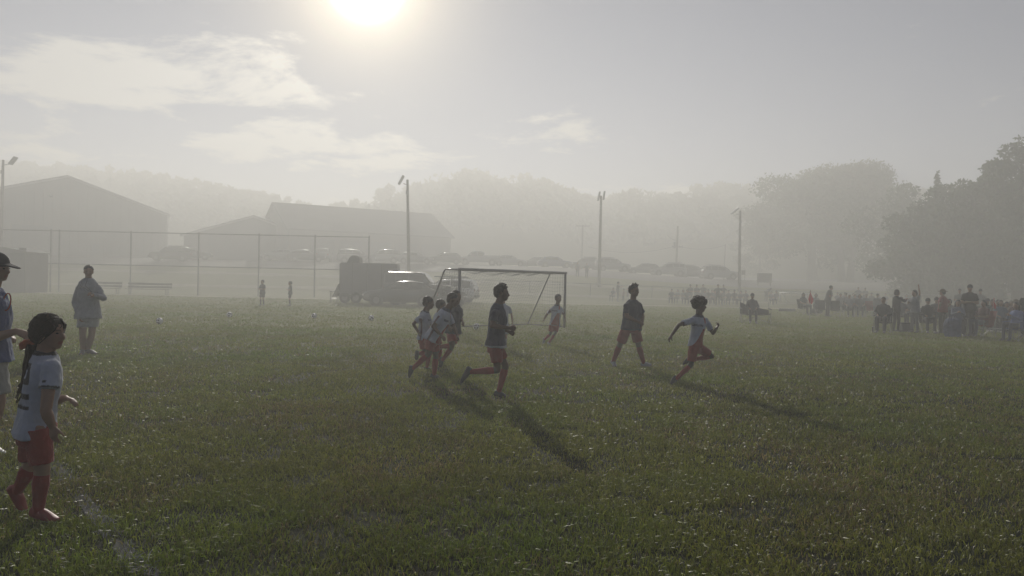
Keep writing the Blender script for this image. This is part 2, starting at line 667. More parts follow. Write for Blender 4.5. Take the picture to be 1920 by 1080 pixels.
tree('broadleaf_tree', 'broad leafy tree with a low sweeping crown and single trunk, behind the field sign', 1522, 124, 318, 118, 0.75, 24000, 0.26, 11, 0, 0.20, lean=-0.02, sub=40, fill=1.6)
tree('broadleaf_tree', 'broad leafy tree with a twin trunk between the sign and the dark tree bank', 1586, 121, 314, 104, 0.52, 22000, 0.26, 12, 1, 0.28, forks=2, sub=38, fill=1.6)
tree('small_tree', 'pale drooping tree crown just beyond the rightmost slim floodlight pole', 1424, 128, 386, 52, 0.2, 8000, 0.2, 13, 1, 0.12, sub=24, fill=1.5)
tree('broadleaf_tree', 'hazy tree between the twin-trunk tree and the dark tree bank', 1688, 98, 348, 84, 0.3, 9000, 0.22, 14, 0, 0.1, sub=26)
tree('conifer_tree', 'narrow pointed evergreen rising at the edge of the dark tree bank', 1753, 80, 328, 34, 0.22, 7000, 0.17, 15, 2, conifer=True, sub=34)
tree('broadleaf_tree', 'dark bushy tree at the inner end of the dark tree bank', 1722, 76, 374, 80, 0.28, 16000, 0.19, 16, 2, 0.03, sub=44, fill=9)
tree('broadleaf_tree', 'dense dark tree right behind the hatted spectator', 1800, 74, 336, 84, 0.36, 20000, 0.19, 17, 0, 0.03, sub=48, fill=9)
tree('broadleaf_tree', 'tallest dark tree at the edge of the picture', 1908, 68, 252, 74, 0.4, 22000, 0.18, 18, 2, 0.02, lean=0.01, sub=52, fill=8)
tree('broadleaf_tree', 'middle-height dark tree just short of the tallest one', 1858, 72, 310, 62, 0.3, 15000, 0.19, 19, 0, 0.02, sub=44, fill=9)
tree('broadleaf_tree', 'dark tree beyond the tallest one, mostly cut off by the picture edge', 1990, 66, 262, 84, 0.35, 15000, 0.19, 20, 0, 0.02, sub=40, fill=9)


def build_forest():
    """woods on the ridges: reads as one hazy mass"""
    rng = np.random.default_rng(5)
    V = []
    lob = []
    # crest trees set by picture column so that the skyline has its bumps, then the slope below
    for px in np.concatenate([np.arange(-120, 690, 11), np.arange(690, 2060, 17)]):
        for dd in (0, -13, -26):
            d = RIDGE_D + dd + rng.uniform(-5, 5)
            pxx = px + rng.uniform(-9, 9)
            x = (pxx - 960) / FPX * d
            yh = 529 + 0.0209 * (pxx - 960)
            zc = gz(x, d)
            top = (yh - ridge_row(pxx)) / FPX * d + 1.6 + rng.uniform(-1.8, 0.9) * (1.0 if pxx > 680 else 0.2) + (0 if dd == 0 else -3.6 * (-dd / 13) + rng.uniform(-1, 1))
            h = max(6.0, top - zc)
            r = rng.uniform(3.0, 5.6) * (1.0 if pxx > 680 else 0.48)
            for k in range(6):
                a = rng.uniform(0, 6.28)
                u = rng.uniform(0.3, 1)
                rr = r * math.sin(math.pi * (0.15 + 0.72 * u))
                s = r * rng.uniform(0.35, 0.6)
                lob.append(((x + math.cos(a) * rr * 0.7, d + math.sin(a) * rr * 0.7, zc + h * u - s * 0.7), (s, s, s * 0.75), 1.0))
            lob.append(((x, d, zc + h * 0.45), (r * 0.8, r * 0.8, h * 0.45), 2.0))
    me = leaf_cloud(rng, lob, 36, 0.78)
    o = link('wooded_ridge', me, LEAF[1])
    tag(o, 'hazy wooded ridge line behind the buildings and car park', 'wood', kind='stuff')
    print('forest faces', len(me.polygons))


build_forest()

# ------------------------------------------------------------------ buildings
METAL_WALL = mat('metal_siding', (0.24, 0.23, 0.215), 0.8, 0.1, 0.4)
METAL_ROOF = mat('metal_roof', (0.16, 0.155, 0.15), 0.9, 0.12, 0.4)
TRIM = mat('trim_white', (0.45, 0.45, 0.43), 0.9, 0.08, spec=0.2)
DARK = mat('dark_void', (0.03, 0.03, 0.03), 0.5, 0.1)


def gable_building(label, ridge_front, eave_right, back, wall_h_bottom, overhang=0.35, ribs=True, vent=False, doors=()):
    """ridge_front, eave_right: world points on the front gable; back: vector to the far gable"""
    rf, er = Vector(ridge_front), Vector(eave_right)
    half = Vector((er.x - rf.x, er.y - rf.y, 0))
    el = Vector((rf.x - half.x, rf.y - half.y, er.z))
    b = Vector(back)
    base = wall_h_bottom
    root = thing('metal_building', label, 'building', (rf.x, rf.y, base))
    hu = half.normalized()
    nrm = b.normalized()
    # walls
    mb = MB()
    g = [Vector((el.x, el.y, base)), Vector((er.x, er.y, base)), er, rf, el]
    mb.prism([p - Vector((0, 0, 0.05)) if i > 1 else p for i, p in enumerate(g)], b)
    wall = mb.build('wall', METAL_WALL, root)
    if ribs:
        n = int(half.length * 2 / 1.0)
        rib = MB()
        for i in range(1, n):
            q = i / n
            p = el.lerp(er, q)
            zt = (er.z + (rf.z - er.z) * (1 - abs(q - 0.5) * 2)) - 0.15
            rib.beam((p.x - nrm.x * 0.03, p.y - nrm.y * 0.03, base), (p.x - nrm.x * 0.03, p.y - nrm.y * 0.03, zt), 0.10, 0.05, up=nrm)
        o = rib.build('siding_ribs', METAL_WALL, wall)
        o['kind'] = 'stuff'
    # roof: two slabs with overhang
    for e in (el, er):
        out = (Vector((e.x, e.y, e.z)) - rf)
        out = out + out.normalized() * overhang
        a = rf - nrm * overhang
        t = Vector((0, 0, 0.18))
        mb = MB()
        poly = [a, a + out, a + out + t, a + t]
        mb.prism(poly, b + nrm * overhang * 2)
        mb.build('roof_slope', METAL_ROOF, root)
        mb = MB()
        mb.beam(a - nrm * 0.03 - Vector((0, 0, 0.03)), a + out - nrm * 0.03 - Vector((0, 0, 0.03)), 0.06, 0.26, up=(0, 0, 1))
        mb.build('rake_trim', TRIM, root)
    for e in (er,):
        mb = MB()
        p = e - nrm * 0.08 + hu * 0.05
        mb.tube([(p.x, p.y, e.z - 0.1), (p.x, p.y, base)], 0.12, 8)
        mb.build('downspout', TRIM, root)
    if vent:
        q = P(101, 366, rf.y - 0.5)
        v = (q.x - rf.x) / hu.x
        p = rf + hu * v - nrm * 0.12
        mb = MB()
        mb.tube([(p.x, p.y, q.z), (p.x - nrm.x * 0.3, p.y - nrm.y * 0.3, q.z - 0.05), (p.x - nrm.x * 0.4, p.y - nrm.y * 0.4, q.z - 0.35)], 0.2, 8)
        mb.build('gable_lamp', DARK, root)
    for (u0, u1, z1) in doors:
        p0, p1 = rf + hu * u0, rf + hu * u1
        mb = MB()
        mb.prism([(p0.x, p0.y, base), (p1.x, p1.y, base), (p1.x, p1.y, base + z1), (p0.x, p0.y, base + z1)], -nrm * 0.08)
        d = mb.build('door', mat('door_grey', (0.2, 0.2, 0.2), 0.6), root)
    return root


rf = P(125, 331, 98)
er = P(313, 403, 107)
gable_building('large grey metal hall with a broad gable, beside the tall fence', rf, er, Vector((-0.71, 0.70, 0)) * 36, gz(-58, 100) - 0.2, vent=True, doors=((-6, -1.5, 4.2), (3, 4.1, 2.2)))
A = P(515, 381, 108)
B = P(805, 403, 121)
dv = Vector((B.x - A.x, B.y - A.y, 0))
pp = Vector((dv.y, -dv.x, 0)).normalized() * 7.8
bz = gz(-20, 112) - 0.2


def long_hall():
    root = thing('long_hall', 'long pale metal hall behind the trailer and the parked cars', 'building', (A.x, A.y, bz))
    zr = (A.z + B.z) / 2
    ze = 8.3
    a, b = Vector((A.x, A.y, zr)), Vector((B.x, B.y, zr))
    mb = MB()
    mb.prism([(a.x + pp.x, a.y + pp.y, bz), (a.x - pp.x, a.y - pp.y, bz), (a.x - pp.x, a.y - pp.y, ze), (a.x, a.y, zr - 0.1), (a.x + pp.x, a.y + pp.y, ze)], dv)
    wl = mb.build('wall', METAL_WALL, root)
    for s in (1, -1):
        mb = MB()
        e = a + pp * s
        e.z = ze
        o = (e - a)
        o = o + o.normalized() * 0.5
        t = Vector((0, 0, 0.2))
        u = dv.normalized()
        mb.prism([a - u * 0.4, a + o - u * 0.4, a + o + t - u * 0.4, a + t - u * 0.4], dv + u * 0.8)
        mb.build('roof_slope', METAL_ROOF, root)
    for k in range(5):
        q = a + dv * (0.12 + 0.17 * k) + pp * 1.005
        u = dv.normalized()
        mb = MB()
        mb.prism([(q.x, q.y, bz), (q.x + u.x * 3.4, q.y + u.y * 3.4, bz), (q.x + u.x * 3.4, q.y + u.y * 3.4, bz + 3.6), (q.x, q.y, bz + 3.6)], pp.normalized() * 0.06)
        mb.build('bay_door', mat('door_grey', (0.2, 0.2, 0.2), 0.6), root)


long_hall()
gable_building('small low gabled building between the two large halls', P(478, 406, 106), P(600, 452, 110), Vector((0.12, 0.99, 0)) * 10, gz(-35, 106) - 0.2, ribs=False)

# ------------------------------------------------------------------ poles
GALV = mat('galvanised_steel', (0.26, 0.26, 0.25), 0.45, 0.15, 3.0, metal=0.6)
WOODPOLE = mat('weathered_pole', (0.13, 0.115, 0.10), 0.85, 0.25, 4.0)
LAMPG = mat('lamp_housing', (0.18, 0.18, 0.18), 0.5, 0.1)


def light_pole(label, tx, ty, bx, d, side, arm=0.9, tilt=35, double=False):
    top = P(tx, ty, d)
    bot = P(bx, 500, d)
    z0 = gz(bot.x, d) - 0.1
    bot = Vector((bot.x, d, z0))
    root = thing('floodlight_pole', label, 'light pole', bot, 'floodlight poles round the field')
    MB().tube([bot, bot.lerp(top, 0.5), top], [0.17, 0.15, 0.11], 10).build('pole', WOODPOLE, root, smooth=True)
    a = top - Vector((0, 0, 0.5))
    e = a + Vector((side * arm, -0.15, 0.12))
    br = MB().tube([a, e], 0.045, 8).build('arm', GALV, root)
    c = e + Vector((side * 0.2, -0.1, 0.3))
    MB().box(c, (0.16, 0.62, 0.95), ry=R(-tilt * side)).build('lamp_head', LAMPG, root, bevel=0.03)
    if double:
        MB().box(c + Vector((0.55, 0.2, 0.1)), (0.16, 0.6, 0.9), ry=R(tilt * 0.6)).build('lamp_head', LAMPG, root, bevel=0.03)
    MB().box(top - Vector((0, 0.16, 1.2)), (0.2, 0.14, 0.34)).build('junction_box', LAMPG, root)
    return root


light_pole('floodlight pole with one lamp rising beyond the grey shed, by the big hall', 6, 300, 1, 74, 1, 0.95, -38)
light_pole('tall floodlight pole behind the trailer and dark pickup', 764, 337, 768, 70, -1, 0.35, 28)
light_pole('floodlight pole at the middle of the parked cars, with its lamps close to the top', 1127, 367, 1124, 78, -1, 0.05, 10, True)
light_pole('slim floodlight pole in front of the big leafy trees', 1388, 395, 1387, 80, -1, 0.45, 50)


def utility_pole(label, tx, ty, d, arms=(), extra=False, r=0.13):
    top = P(tx, ty, d)
    bot = Vector((top.x - 0.1, d, gz(top.x, d) - 0.1))
    root = thing('utility_pole', label, 'utility pole', bot)
    MB().tube([bot, bot.lerp(top, 0.5), top], [r * 1.3, r * 1.1, r], 9).build('pole', WOODPOLE, root, smooth=True)
    for dz, wd in arms:
        c = top - Vector((0, 0, dz))
        MB().box(c, (wd, 0.12, 0.14)).build('crossarm', WOODPOLE, root)
        for s in (-0.45, -0.2, 0.2, 0.45):
            MB().tube([c + Vector((wd * s, 0, 0.07)), c + Vector((wd * s, 0, 0.24))], 0.05, 6).build('insulator', GALV, root)
    if extra:
        c = top - Vector((0.35, 0, 3.2))
        MB().tube([c, c + Vector((0, 0, 0.9))], 0.22, 10).build('transformer', LAMPG, root)
        c = top - Vector((0, 0, 2.2))
        MB().tube([c, c + Vector((-0.9, 0, 0.35)), c + Vector((-1.6, 0, 0.9))], 0.05, 6).build('lamp_arm', GALV, root)
    return top


t1 = utility_pole('utility pole with a crossarm just short of the middle floodlight pole', 1093, 422, 118, arms=((0.15, 2.3),))
t2 = utility_pole('utility pole with a transformer between the two slim floodlight poles', 1271, 424, 108, arms=((3.0, 1.6),), extra=True)
t3 = utility_pole('thin bare pole just short of the slim floodlight pole', 1360, 458, 112, r=0.07)


def wire(label, a, b, sag, r=0.022):
    pts = []
    for k in range(15):
        q = k / 14
        p = Vector(a).lerp(Vector(b), q)
        p.z -= sag * 4 * q * (1 - q)
        pts.append(p)
    root = MB().tube(pts, r, 5).build('overhead_wire', DARK)
    tag(root, label, 'wire', 'overhead wires between the utility poles')


wire('overhead wire sagging between the crossarm pole and the transformer pole', t1 + Vector((0.9, 0, -3.4)), t2 + Vector((-0.5, 0, -2.95)), 0.9)
wire('overhead wire from the transformer pole to the thin bare pole', t2 + Vector((0.5, 0, -2.95)), t3 + Vector((0, 0, -0.1)), 0.5)

# ------------------------------------------------------------------ fences
def chain_link(mb, a, b, z0, z1, pitch=0.075, w=0.0035):
    """crossing diagonal wires between two ends"""
    a, b = Vector(a), Vector(b)
    L = (b - a).length
    u = (b - a) / L
    h = z1 - z0
    k = -h
    while k < L:
        for s in (1, -1):
            x0, x1 = k, k + h
            zz0, zz1 = (z0, z1) if s > 0 else (z1, z0)
            q0 = max(0, -x0 / h)
            q1 = min(1, (L - x0) / h)
            if q1 <= q0:
                continue
            p0 = a + u * (x0 + h * q0)
            p1 = a + u * (x0 + h * q1)
            za, zb = zz0 + (zz1 - zz0) * q0, zz0 + (zz1 - zz0) * q1
            mb.quad((p0.x, p0.y, za - w), (p1.x, p1.y, zb - w), (p1.x, p1.y, zb + w), (p0.x, p0.y, za + w))
        k += pitch
    return mb


def tall_fence():
    d = 61.5
    cols = [-130, -10, 96, 112, 246, 373, 486, 591, 692]
    rows = [424, 426, 429, 430, 436, 441, 446, 451, 456]
    p0 = P(cols[2], 548, d)
    root = thing('tall_fence', 'tall open steel fence with two rails behind the benches', 'fence', (p0.x, d, 0))
    tops = []
    for c, r in zip(cols, rows):
        t = P(c, r, d)
        z1 = 5.05 + 0.02 * math.sin(c)
        MB().tube([(t.x, d, -0.1), (t.x, d, z1 + 0.12)], 0.06, 8).build('post', GALV, root)
        tops.append(t.x)
    for zz, nm in ((5.05, 'top_rail'), (2.35, 'middle_rail')):
        for xa, xb in zip(tops, tops[1:]):
            if nm == 'middle_rail' and xa > tops[6] + 0.1:
                xb = xa + (xb - xa) * 0.95
            MB().tube([(xa, d - 0.07, zz), (xb, d - 0.07, zz)], 0.042, 6).build(nm, GALV, root)
    mb = MB()
    chain_link(mb, (tops[0], d - 0.02, 0), (tops[-1], d - 0.02, 0), 0.03, 5.0, 0.11, 0.0022)
    o = mb.build('wire_mesh', GALV, root, fix=False)
    o['kind'] = 'stuff'


tall_fence()


def low_fence():
    d0, d1 = 73.0, 70.0
    xa, xb = P(880, 520, d0).x, P(1760, 540, d1).x
    root = thing('low_fence', 'low chain-link fence at the far edge of the field behind the seated crowd', 'fence', (xa, d0, gz(xa, d0)))
    n = 15
    pr = None
    for i in range(n + 1):
        q = i / n
        x, y = xa + (xb - xa) * q, d0 + (d1 - d0) * q
        z = gz(x, y)
        MB().tube([(x, y, z - 0.1), (x, y, z + 1.25)], 0.04, 7).build('post', GALV, root)
        if pr:
            MB().tube([(pr[0], pr[1], pr[2] + 1.2), (x, y, z + 1.2)], 0.035, 6).build('top_rail', GALV, root)
            mb = chain_link(MB(), pr, (x, y, z), min(pr[2], z) + 0.03, min(pr[2], z) + 1.18, 0.10, 0.003)
            o = mb.build('wire_mesh', GALV, root, fix=False)
        pr = (x, y, z)


low_fence()

# ------------------------------------------------------------------ vehicles
TYRE = mat('tyre', (0.02, 0.02, 0.02), 0.85, 0.1)
RIM = mat('rim', (0.16, 0.16, 0.16), 0.4, 0.05, metal=0.5)
GLASS = mat('car_glass', (0.02, 0.024, 0.026), 0.06, 0.0, spec=0.6)
LAMP = mat('lamp_lens', (0.6, 0.6, 0.58), 0.1, 0.0)
TAIL = mat('tail_lens', (0.25, 0.02, 0.02), 0.2, 0.0)
PAINT = {n: mat('car_paint_' + n, c, 0.32, 0.03, 2, coat=1.0) for n, c in {'white': (0.6, 0.6, 0.6), 'silver': (0.15, 0.153, 0.158), 'black': (0.02, 0.02, 0.022), 'red': (0.22, 0.02, 0.02), 'blue': (0.03, 0.05, 0.12), 'grey': (0.035, 0.035, 0.038)}.items()}


def make_car(kind, paint, label='', group=None, name='parked_car', cat='car'):
    """car at the origin, facing +x"""
    root = thing(name, label, cat, (0, 0, 0), group)
    pm = PAINT[paint]
    if kind == 'sedan':
        st = [(-2.3, .60, .42, .72), (-2.22, .78, .30, .92), (-1.9, .86, .24, 1.00), (-1.0, .89, .22, 1.02), (0.3, .89, .22, 1.0), (1.0, .88, .22, .96), (1.8, .84, .25, .86), (2.18, .74, .32, .76), (2.28, .58, .42, .62)]
        cab = [(-1.95, .78, .70, .97, .99), (-1.35, .80, .62, .98, 1.38), (-0.6, .80, .60, .98, 1.46), (0.15, .80, .60, .98, 1.42), (0.95, .80, .70, .94, .96)]
        wh, wr = (-1.38, 1.42), .33
    elif kind == 'suv':
        st = [(-2.3, .70, .45, .95), (-2.26, .84, .34, 1.12), (-1.9, .92, .28, 1.16), (-0.8, .94, .26, 1.15), (0.5, .94, .26, 1.12), (1.1, .92, .26, 1.08), (1.9, .88, .30, 1.0), (2.2, .78, .38, .88), (2.28, .62, .48, .72)]
        cab = [(-2.25, .82, .74, 1.10, 1.14), (-2.0, .84, .68, 1.12, 1.66), (-1.2, .85, .68, 1.12, 1.76), (0.0, .85, .68, 1.10, 1.72), (0.35, .85, .68, 1.08, 1.62), (1.05, .84, .74, 1.06, 1.08)]
        wh, wr = (-1.4, 1.4), .37
    elif kind == 'offroad':
        st = [(-2.2, .80, .50, 1.02), (-2.17, .90, .40, 1.10), (-1.9, .93, .36, 1.12), (-0.8, .93, .34, 1.12), (0.5, .93, .34, 1.12), (1.0, .90, .36, 1.12), (1.9, .84, .40, 1.08), (2.12, .80, .44, 1.02), (2.16, .72, .5, .9)]
        cab = [(-2.2, .86, .80, 1.08, 1.12), (-2.1, .86, .78, 1.10, 1.72), (-1.9, .86, .78, 1.10, 1.78), (0.1, .86, .78, 1.10, 1.77), (0.28, .86, .78, 1.10, 1.73), (0.85, .86, .80, 1.08, 1.11)]
        wh, wr = (-1.35, 1.38), .42
    else:  # pickup
        st = [(-2.8, .80, .55, .98), (-2.75, .94, .48, 1.12), (-0.75, .96, .42, 1.14), (-0.4, .96, .42, 1.15), (0.9, .96, .42, 1.14), (1.4, .95, .42, 1.12), (2.3, .92, .46, 1.06), (2.65, .84, .52, .96), (2.72, .70, .58, .82)]
        cab = [(-0.78, .86, .76, 1.12, 1.14), (-0.68, .86, .70, 1.13, 1.72), (-0.3, .86, .70, 1.13, 1.84), (0.6, .86, .70, 1.12, 1.82), (0.85, .86, .70, 1.12, 1.74), (1.45, .85, .76, 1.10, 1.12)]
        wh, wr = (-1.75, 1.75), .40
    mb = MB()
    rings = []
    for x, w_, zb, zt in st:
        rings.append([(x, -w_ * .9, zb), (x, -w_, zb + (zt - zb) * .3), (x, -w_ * .99, zb + (zt - zb) * .75), (x, -w_ * .88, zt), (x, 0, zt + .02), (x, w_ * .88, zt), (x, w_ * .99, zb + (zt - zb) * .75), (x, w_, zb + (zt - zb) * .3), (x, w_ * .9, zb)])
    mb.ring_loft(rings)
    body = mb.build('body', pm, root, smooth=kind != 'offroad')
    mb = MB()
    rings = []
    for x, wb, wt, zb, zt in cab:
        rings.append([(x, -wb, zb - .04), (x, -wb * .5 - wt * .5, (zb + zt) / 2), (x, -wt, zt - .03), (x, -wt * .8, zt), (x, 0, zt + .025), (x, wt * .8, zt), (x, wt, zt - .03), (x, wb * .5 + wt * .5, (zb + zt) / 2), (x, wb, zb - .04)])
    mb.ring_loft(rings)
    mb.build('cabin', pm, root, smooth=kind != 'offroad')

    def cabpt(x, h):
        for a, b in zip(cab, cab[1:]):
            if a[0] <= x <= b[0]:
                q = (x - a[0]) / (b[0] - a[0])
                r = [a[i] + (b[i] - a[i]) * q for i in range(5)]
                return r[1] + (r[2] - r[1]) * h, r[3] + (r[4] - r[3]) * h
        return 0.5, 1.0
    # side windows
    x0, x1 = cab[1][0] + .05, cab[-2][0] + .1
    cuts = [x0, (x0 + x1) / 2 - .04, (x0 + x1) / 2 + .04, x1] if kind not in ('suv', 'offroad') else [x0, x0 + .62, x0 + .70, x0 + 1.45, x0 + 1.53, x1]
    for s in (-1, 1):
        for a, b in zip(cuts[::2], cuts[1::2]):
            q = []
            for x, h in ((a, .14), (b, .14), (b, .84), (a, .84)):
                w_, z = cabpt(x, h)
                q.append((x, s * (w_ + .028), z))
            MB().prism(q, (0, s * -.02, 0)).build('side_window', GLASS, root)
    for (xa, xb, nm) in ((cab[-2][0] + .03, cab[-1][0] - .06, 'windscreen'), (cab[0][0] + .06, cab[1][0] - .01, 'rear_window')):
        za = cabpt(xa, 1)[1]
        zb = cabpt(xb, 1)[1]
        if nm == 'rear_window':
            q = [(xa - .02, -.68, za + .03), (xa - .02, .68, za + .03), (xb - .03, .58, zb + .0), (xb - .03, -.58, zb + .0)]
        else:
            q = [(xa + .03, -.58, za), (xa + .03, .58, za), (xb + .05, .70, zb + .03), (xb + .05, -.70, zb + .03)]
        MB().prism(q, (0, 0, .035)).build(nm, GLASS, root)
    for x in wh:
        for s in (-1, 1):
            yo = s * (st[3][1] - .09)
            arch = MB().tube([(x, yo, wr + .03), (x, yo + s * .105, wr + .03)], wr * 1.16, 20)
            arch.build('wheel_arch', DARK, root)
            wl = MB().tube([(x, yo - s * .08, wr), (x, yo + s * .09, wr), (x, yo + s * .12, wr)], [wr, wr, wr * .9], 20).build('wheel', TYRE, root)
            MB().tube([(x, yo + s * .11, wr), (x, yo + s * .135, wr)], [wr * .62, wr * .5], 14).build('rim', RIM, wl)
    fx, rx = st[-2][0], st[1][0]
    for s in (-1, 1):
        MB().box((fx + .02, s * .58, st[-2][3] - .13), (.14, .3, .13)).build('headlight', LAMP, root, bevel=.02)
        MB().box((rx - .01, s * .66, st[1][3] - .2), (.1, .18, .22)).build('tail_light', TAIL, root, bevel=.02)
        MB().box((cab[-2][0] + .45, s * (st[3][1] + .12), cab[-1][3] + .08), (.12, .2, .14)).build('side_mirror', pm, root, bevel=.02)
    MB().box((st[-1][0] + .02, 0, .48), (.12, 1.3, .16)).build('front_bumper', DARK, root, bevel=.03)
    MB().box((st[0][0] - .02, 0, .52), (.12, 1.4, .16)).build('rear_bumper', DARK, root, bevel=.03)
    if kind == 'pickup':
        MB().box((-1.78, 0, 1.15), (1.85, 1.5, .02)).build('bed_floor', DARK, root)
        for s in (-1, 1):
            MB().box((-1.78, s * .86, 1.22), (1.95, .1, .16)).build('bed_rail', pm, root, bevel=.02)
        MB().box((-2.76, 0, 1.22), (.08, 1.62, .16)).build('tailgate', pm, root, bevel=.02)
    if kind == 'suv':
        for s in (-1, 1):
            MB().tube([(-1.7, s * .60, 1.80), (-1.6, s * .60, 1.83), (.1, s * .60, 1.80), (.2, s * .60, 1.76)], .022, 6).build('roof_rail', RIM, root)
    return root


def place(root, px, d, yaw, z=None):
    x = P(px, 520, d).x
    root.location = (x, d, gz(x, d) + 0.06 if z is None else z)
    root.rotation_euler = (0, 0, R(yaw))
    return root


protos = {}
PARKED = [
    # px, kind, paint, distance, yaw, label
    (318, 'suv', 'black', 98, 200, 'dark parked car below the corner of the large grey hall'),
    (360, 'sedan', 'grey', 101, 20, 'low dark car parked between the grey hall and the small gabled building'),
    (524, 'sedan', 'silver', 104, 188, 'silver car parked at the head of the glinting row, below the small gabled building'),
    (574, 'sedan', 'grey', 101, 15, 'car with a glinting bonnet behind the two distant children'),
    (606, 'suv', 'silver', 106, 100, 'silver car parked end-on, left of the trailer'),
    (668, 'suv', 'silver', 100, 10, 'car whose roof glints above the trailer'),
    (716, 'suv', 'silver', 104, 190, 'silver car just clear of the trailer, short of the tall floodlight pole'),
    (778, 'sedan', 'silver', 101, 5, 'low car behind the tall floodlight pole'),
    (834, 'sedan', 'grey', 103, 182, 'grey car parked above the near corner of the goal'),
    (897, 'pickup', 'silver', 100, 180, 'square-backed pickup parked in the row above the crossbar'),
    (955, 'sedan', 'silver', 101, 0, 'silver car parked above the middle of the crossbar'),
    (1003, 'sedan', 'grey', 104, 185, 'grey car parked next to the silver one above the crossbar'),
    (1040, 'sedan', 'blue', 100, 5, 'blue car parked above the far goal post'),
    (1096, 'suv', 'grey', 104, 178, 'grey car parked beside the crossarm utility pole'),
    (1148, 'suv', 'silver', 99, 4, 'silver car with roof rails just past the middle floodlight pole'),
    (1206, 'sedan', 'grey', 101, 180, 'low grey car above the boy in the dark polo'),
    (1252, 'suv', 'silver', 100, 182, 'tall car short of the transformer pole'),
    (1300, 'suv', 'grey', 103, 2, 'grey car parked just past the transformer pole'),
    (1350, 'suv', 'silver', 97, 0, 'long silver car, nearest the slim floodlight pole'),
]
for px, kind, paint, d, yaw, label in PARKED:
    key = (kind, paint)
    if key not in protos:
        protos[key] = make_car(kind, paint)
        o = protos[key]
    else:
        o = copy_tree(protos[key])
    tag(o, label, 'car', 'cars parked along the top of the bank')
    place(o, px, d - (10 if px < 860 else 3), yaw)

tk = make_car('sedan', 'black', 'dark low car parked in front of the trailer and the off-roader', name='dark_car', cat='car')
place(tk, 752, 46.0, 186, z=0)
tk.scale = (1.0, 1.0, 1.06)
wv = make_car('offroad', 'grey', 'boxy off-roader with glints along its roof, beside the goal', name='off_roader', cat='car')
place(wv, 788, 48.6, -5, z=0)
wv.scale = (1.02, 1.0, 1.2)
for k in range(7):
    MB().tube([(-1.5 + .25 * k, -.3, 1.79), (-1.5 + .25 * k, .3, 1.79)], .035, 8).build('roof_bar', RIM, wv)
MB().box((.15, -1.22, .98), (.62, .05, .72), rz=R(25)).build('open_door', PAINT['white'], wv, bevel=.02)


pc = make_car('suv', 'white', 'pale car half hidden behind the bonnet of the off-roader', name='pale_car', cat='car')
place(pc, 838, 55.5, 170, z=0)


def trailer():
    d = 50.5
    x0, x1 = P(641, 560, d).x, P(746, 560, d).x
    c = Vector(((x0 + x1) / 2, d, 0))
    L = x1 - x0
    root = thing('box_trailer', 'grey enclosed box trailer with a dark unit on its roof, parked by the field', 'trailer', c)
    pm = mat('trailer_skin', (0.10, 0.10, 0.11), 0.45, 0.08, 1.5)
    MB().box(c + Vector((0, 0, 1.62)), (L, 2.2, 2.1), rz=R(4)).build('body', pm, root, bevel=.06)
    for k in range(1, 4):
        MB().box(c + Vector((-L / 2 + L * k / 4, -1.115 + L * (k / 4 - .5) * math.tan(R(4)), 1.62)), (.05, .03, 1.98), rz=R(4)).build('panel_seam', TRIM if False else DARK, root)
    MB().prism([c + Vector((-L * .40, -.5, 2.66)), c + Vector((-L * .17, -.5, 2.66)), c + Vector((-L * .18, -.5, 3.06)), c + Vector((-L * .21, -.5, 3.16)), c + Vector((-L * .30, -.5, 3.18)), c + Vector((-L * .35, -.5, 3.05))], (0, 1.1, 0)).build('roof_unit', DARK, root, bevel=.03)
    MB().box(c + Vector((0, -1.08, .5)), (L * .98, .1, .12), rz=R(4)).build('frame_rail', DARK, root)
    for k in (-.62, .12):
        w_ = MB().tube([c + Vector((-L * .3 + k + .3, -1.16, .36)), c + Vector((-L * .3 + k + .3, -.95, .36))], .36, 18).build('wheel', TYRE, root)
        MB().tube([c + Vector((-L * .3 + k + .3, -1.18, .36)), c + Vector((-L * .3 + k + .3, -1.15, .36))], .2, 14).build('rim', RIM, w_)
    MB().box(c + Vector((-L * .3 - .25 + .3, -1.18, .76)), (1.65, .2, .07)).build('fender', pm, root, bevel=.02)
    MB().beam(c + Vector((L / 2, 0, .5)), c + Vector((L / 2 + 1.3, .05, .5)), .12, .12).build('tow_bar', DARK, root)
    MB().box(c + Vector((L * .28, -1.0, 1.75)), (.03, .03, .4)).build('door_handle', RIM, root)
    # ramp folded out behind
    MB().prism([c + Vector((-L / 2 - .02, -.9, 1.25)), c + Vector((-L / 2 - .06, -.9, 1.25)), c + Vector((-L / 2 - .45, -.9, .4)), c + Vector((-L / 2 - .38, -.9, .38))], (0, 1.8, 0)).build('ramp', DARK, root)
    return root


trailer()


def folding_stand():
    c = P(627, 552, 50.5)
    c.z = 0
    root = thing('folding_table', 'small dark folding table behind the rear of the trailer', 'table', c)
    MB().box(c + Vector((0, 0, .74)), (.55, .5, .05)).build('tabletop', DARK, root)
    for a in (-1, 1):
        for b in (-1, 1):
            MB().tube([c + Vector((a * .22, b * .2, 0)), c + Vector((a * .22, b * .2, .72))], .02, 6).build('leg', GALV, root)
    MB().box(c + Vector((0, 0, .25)), (.5, .4, .03)).build('shelf', GALV, root)


folding_stand()


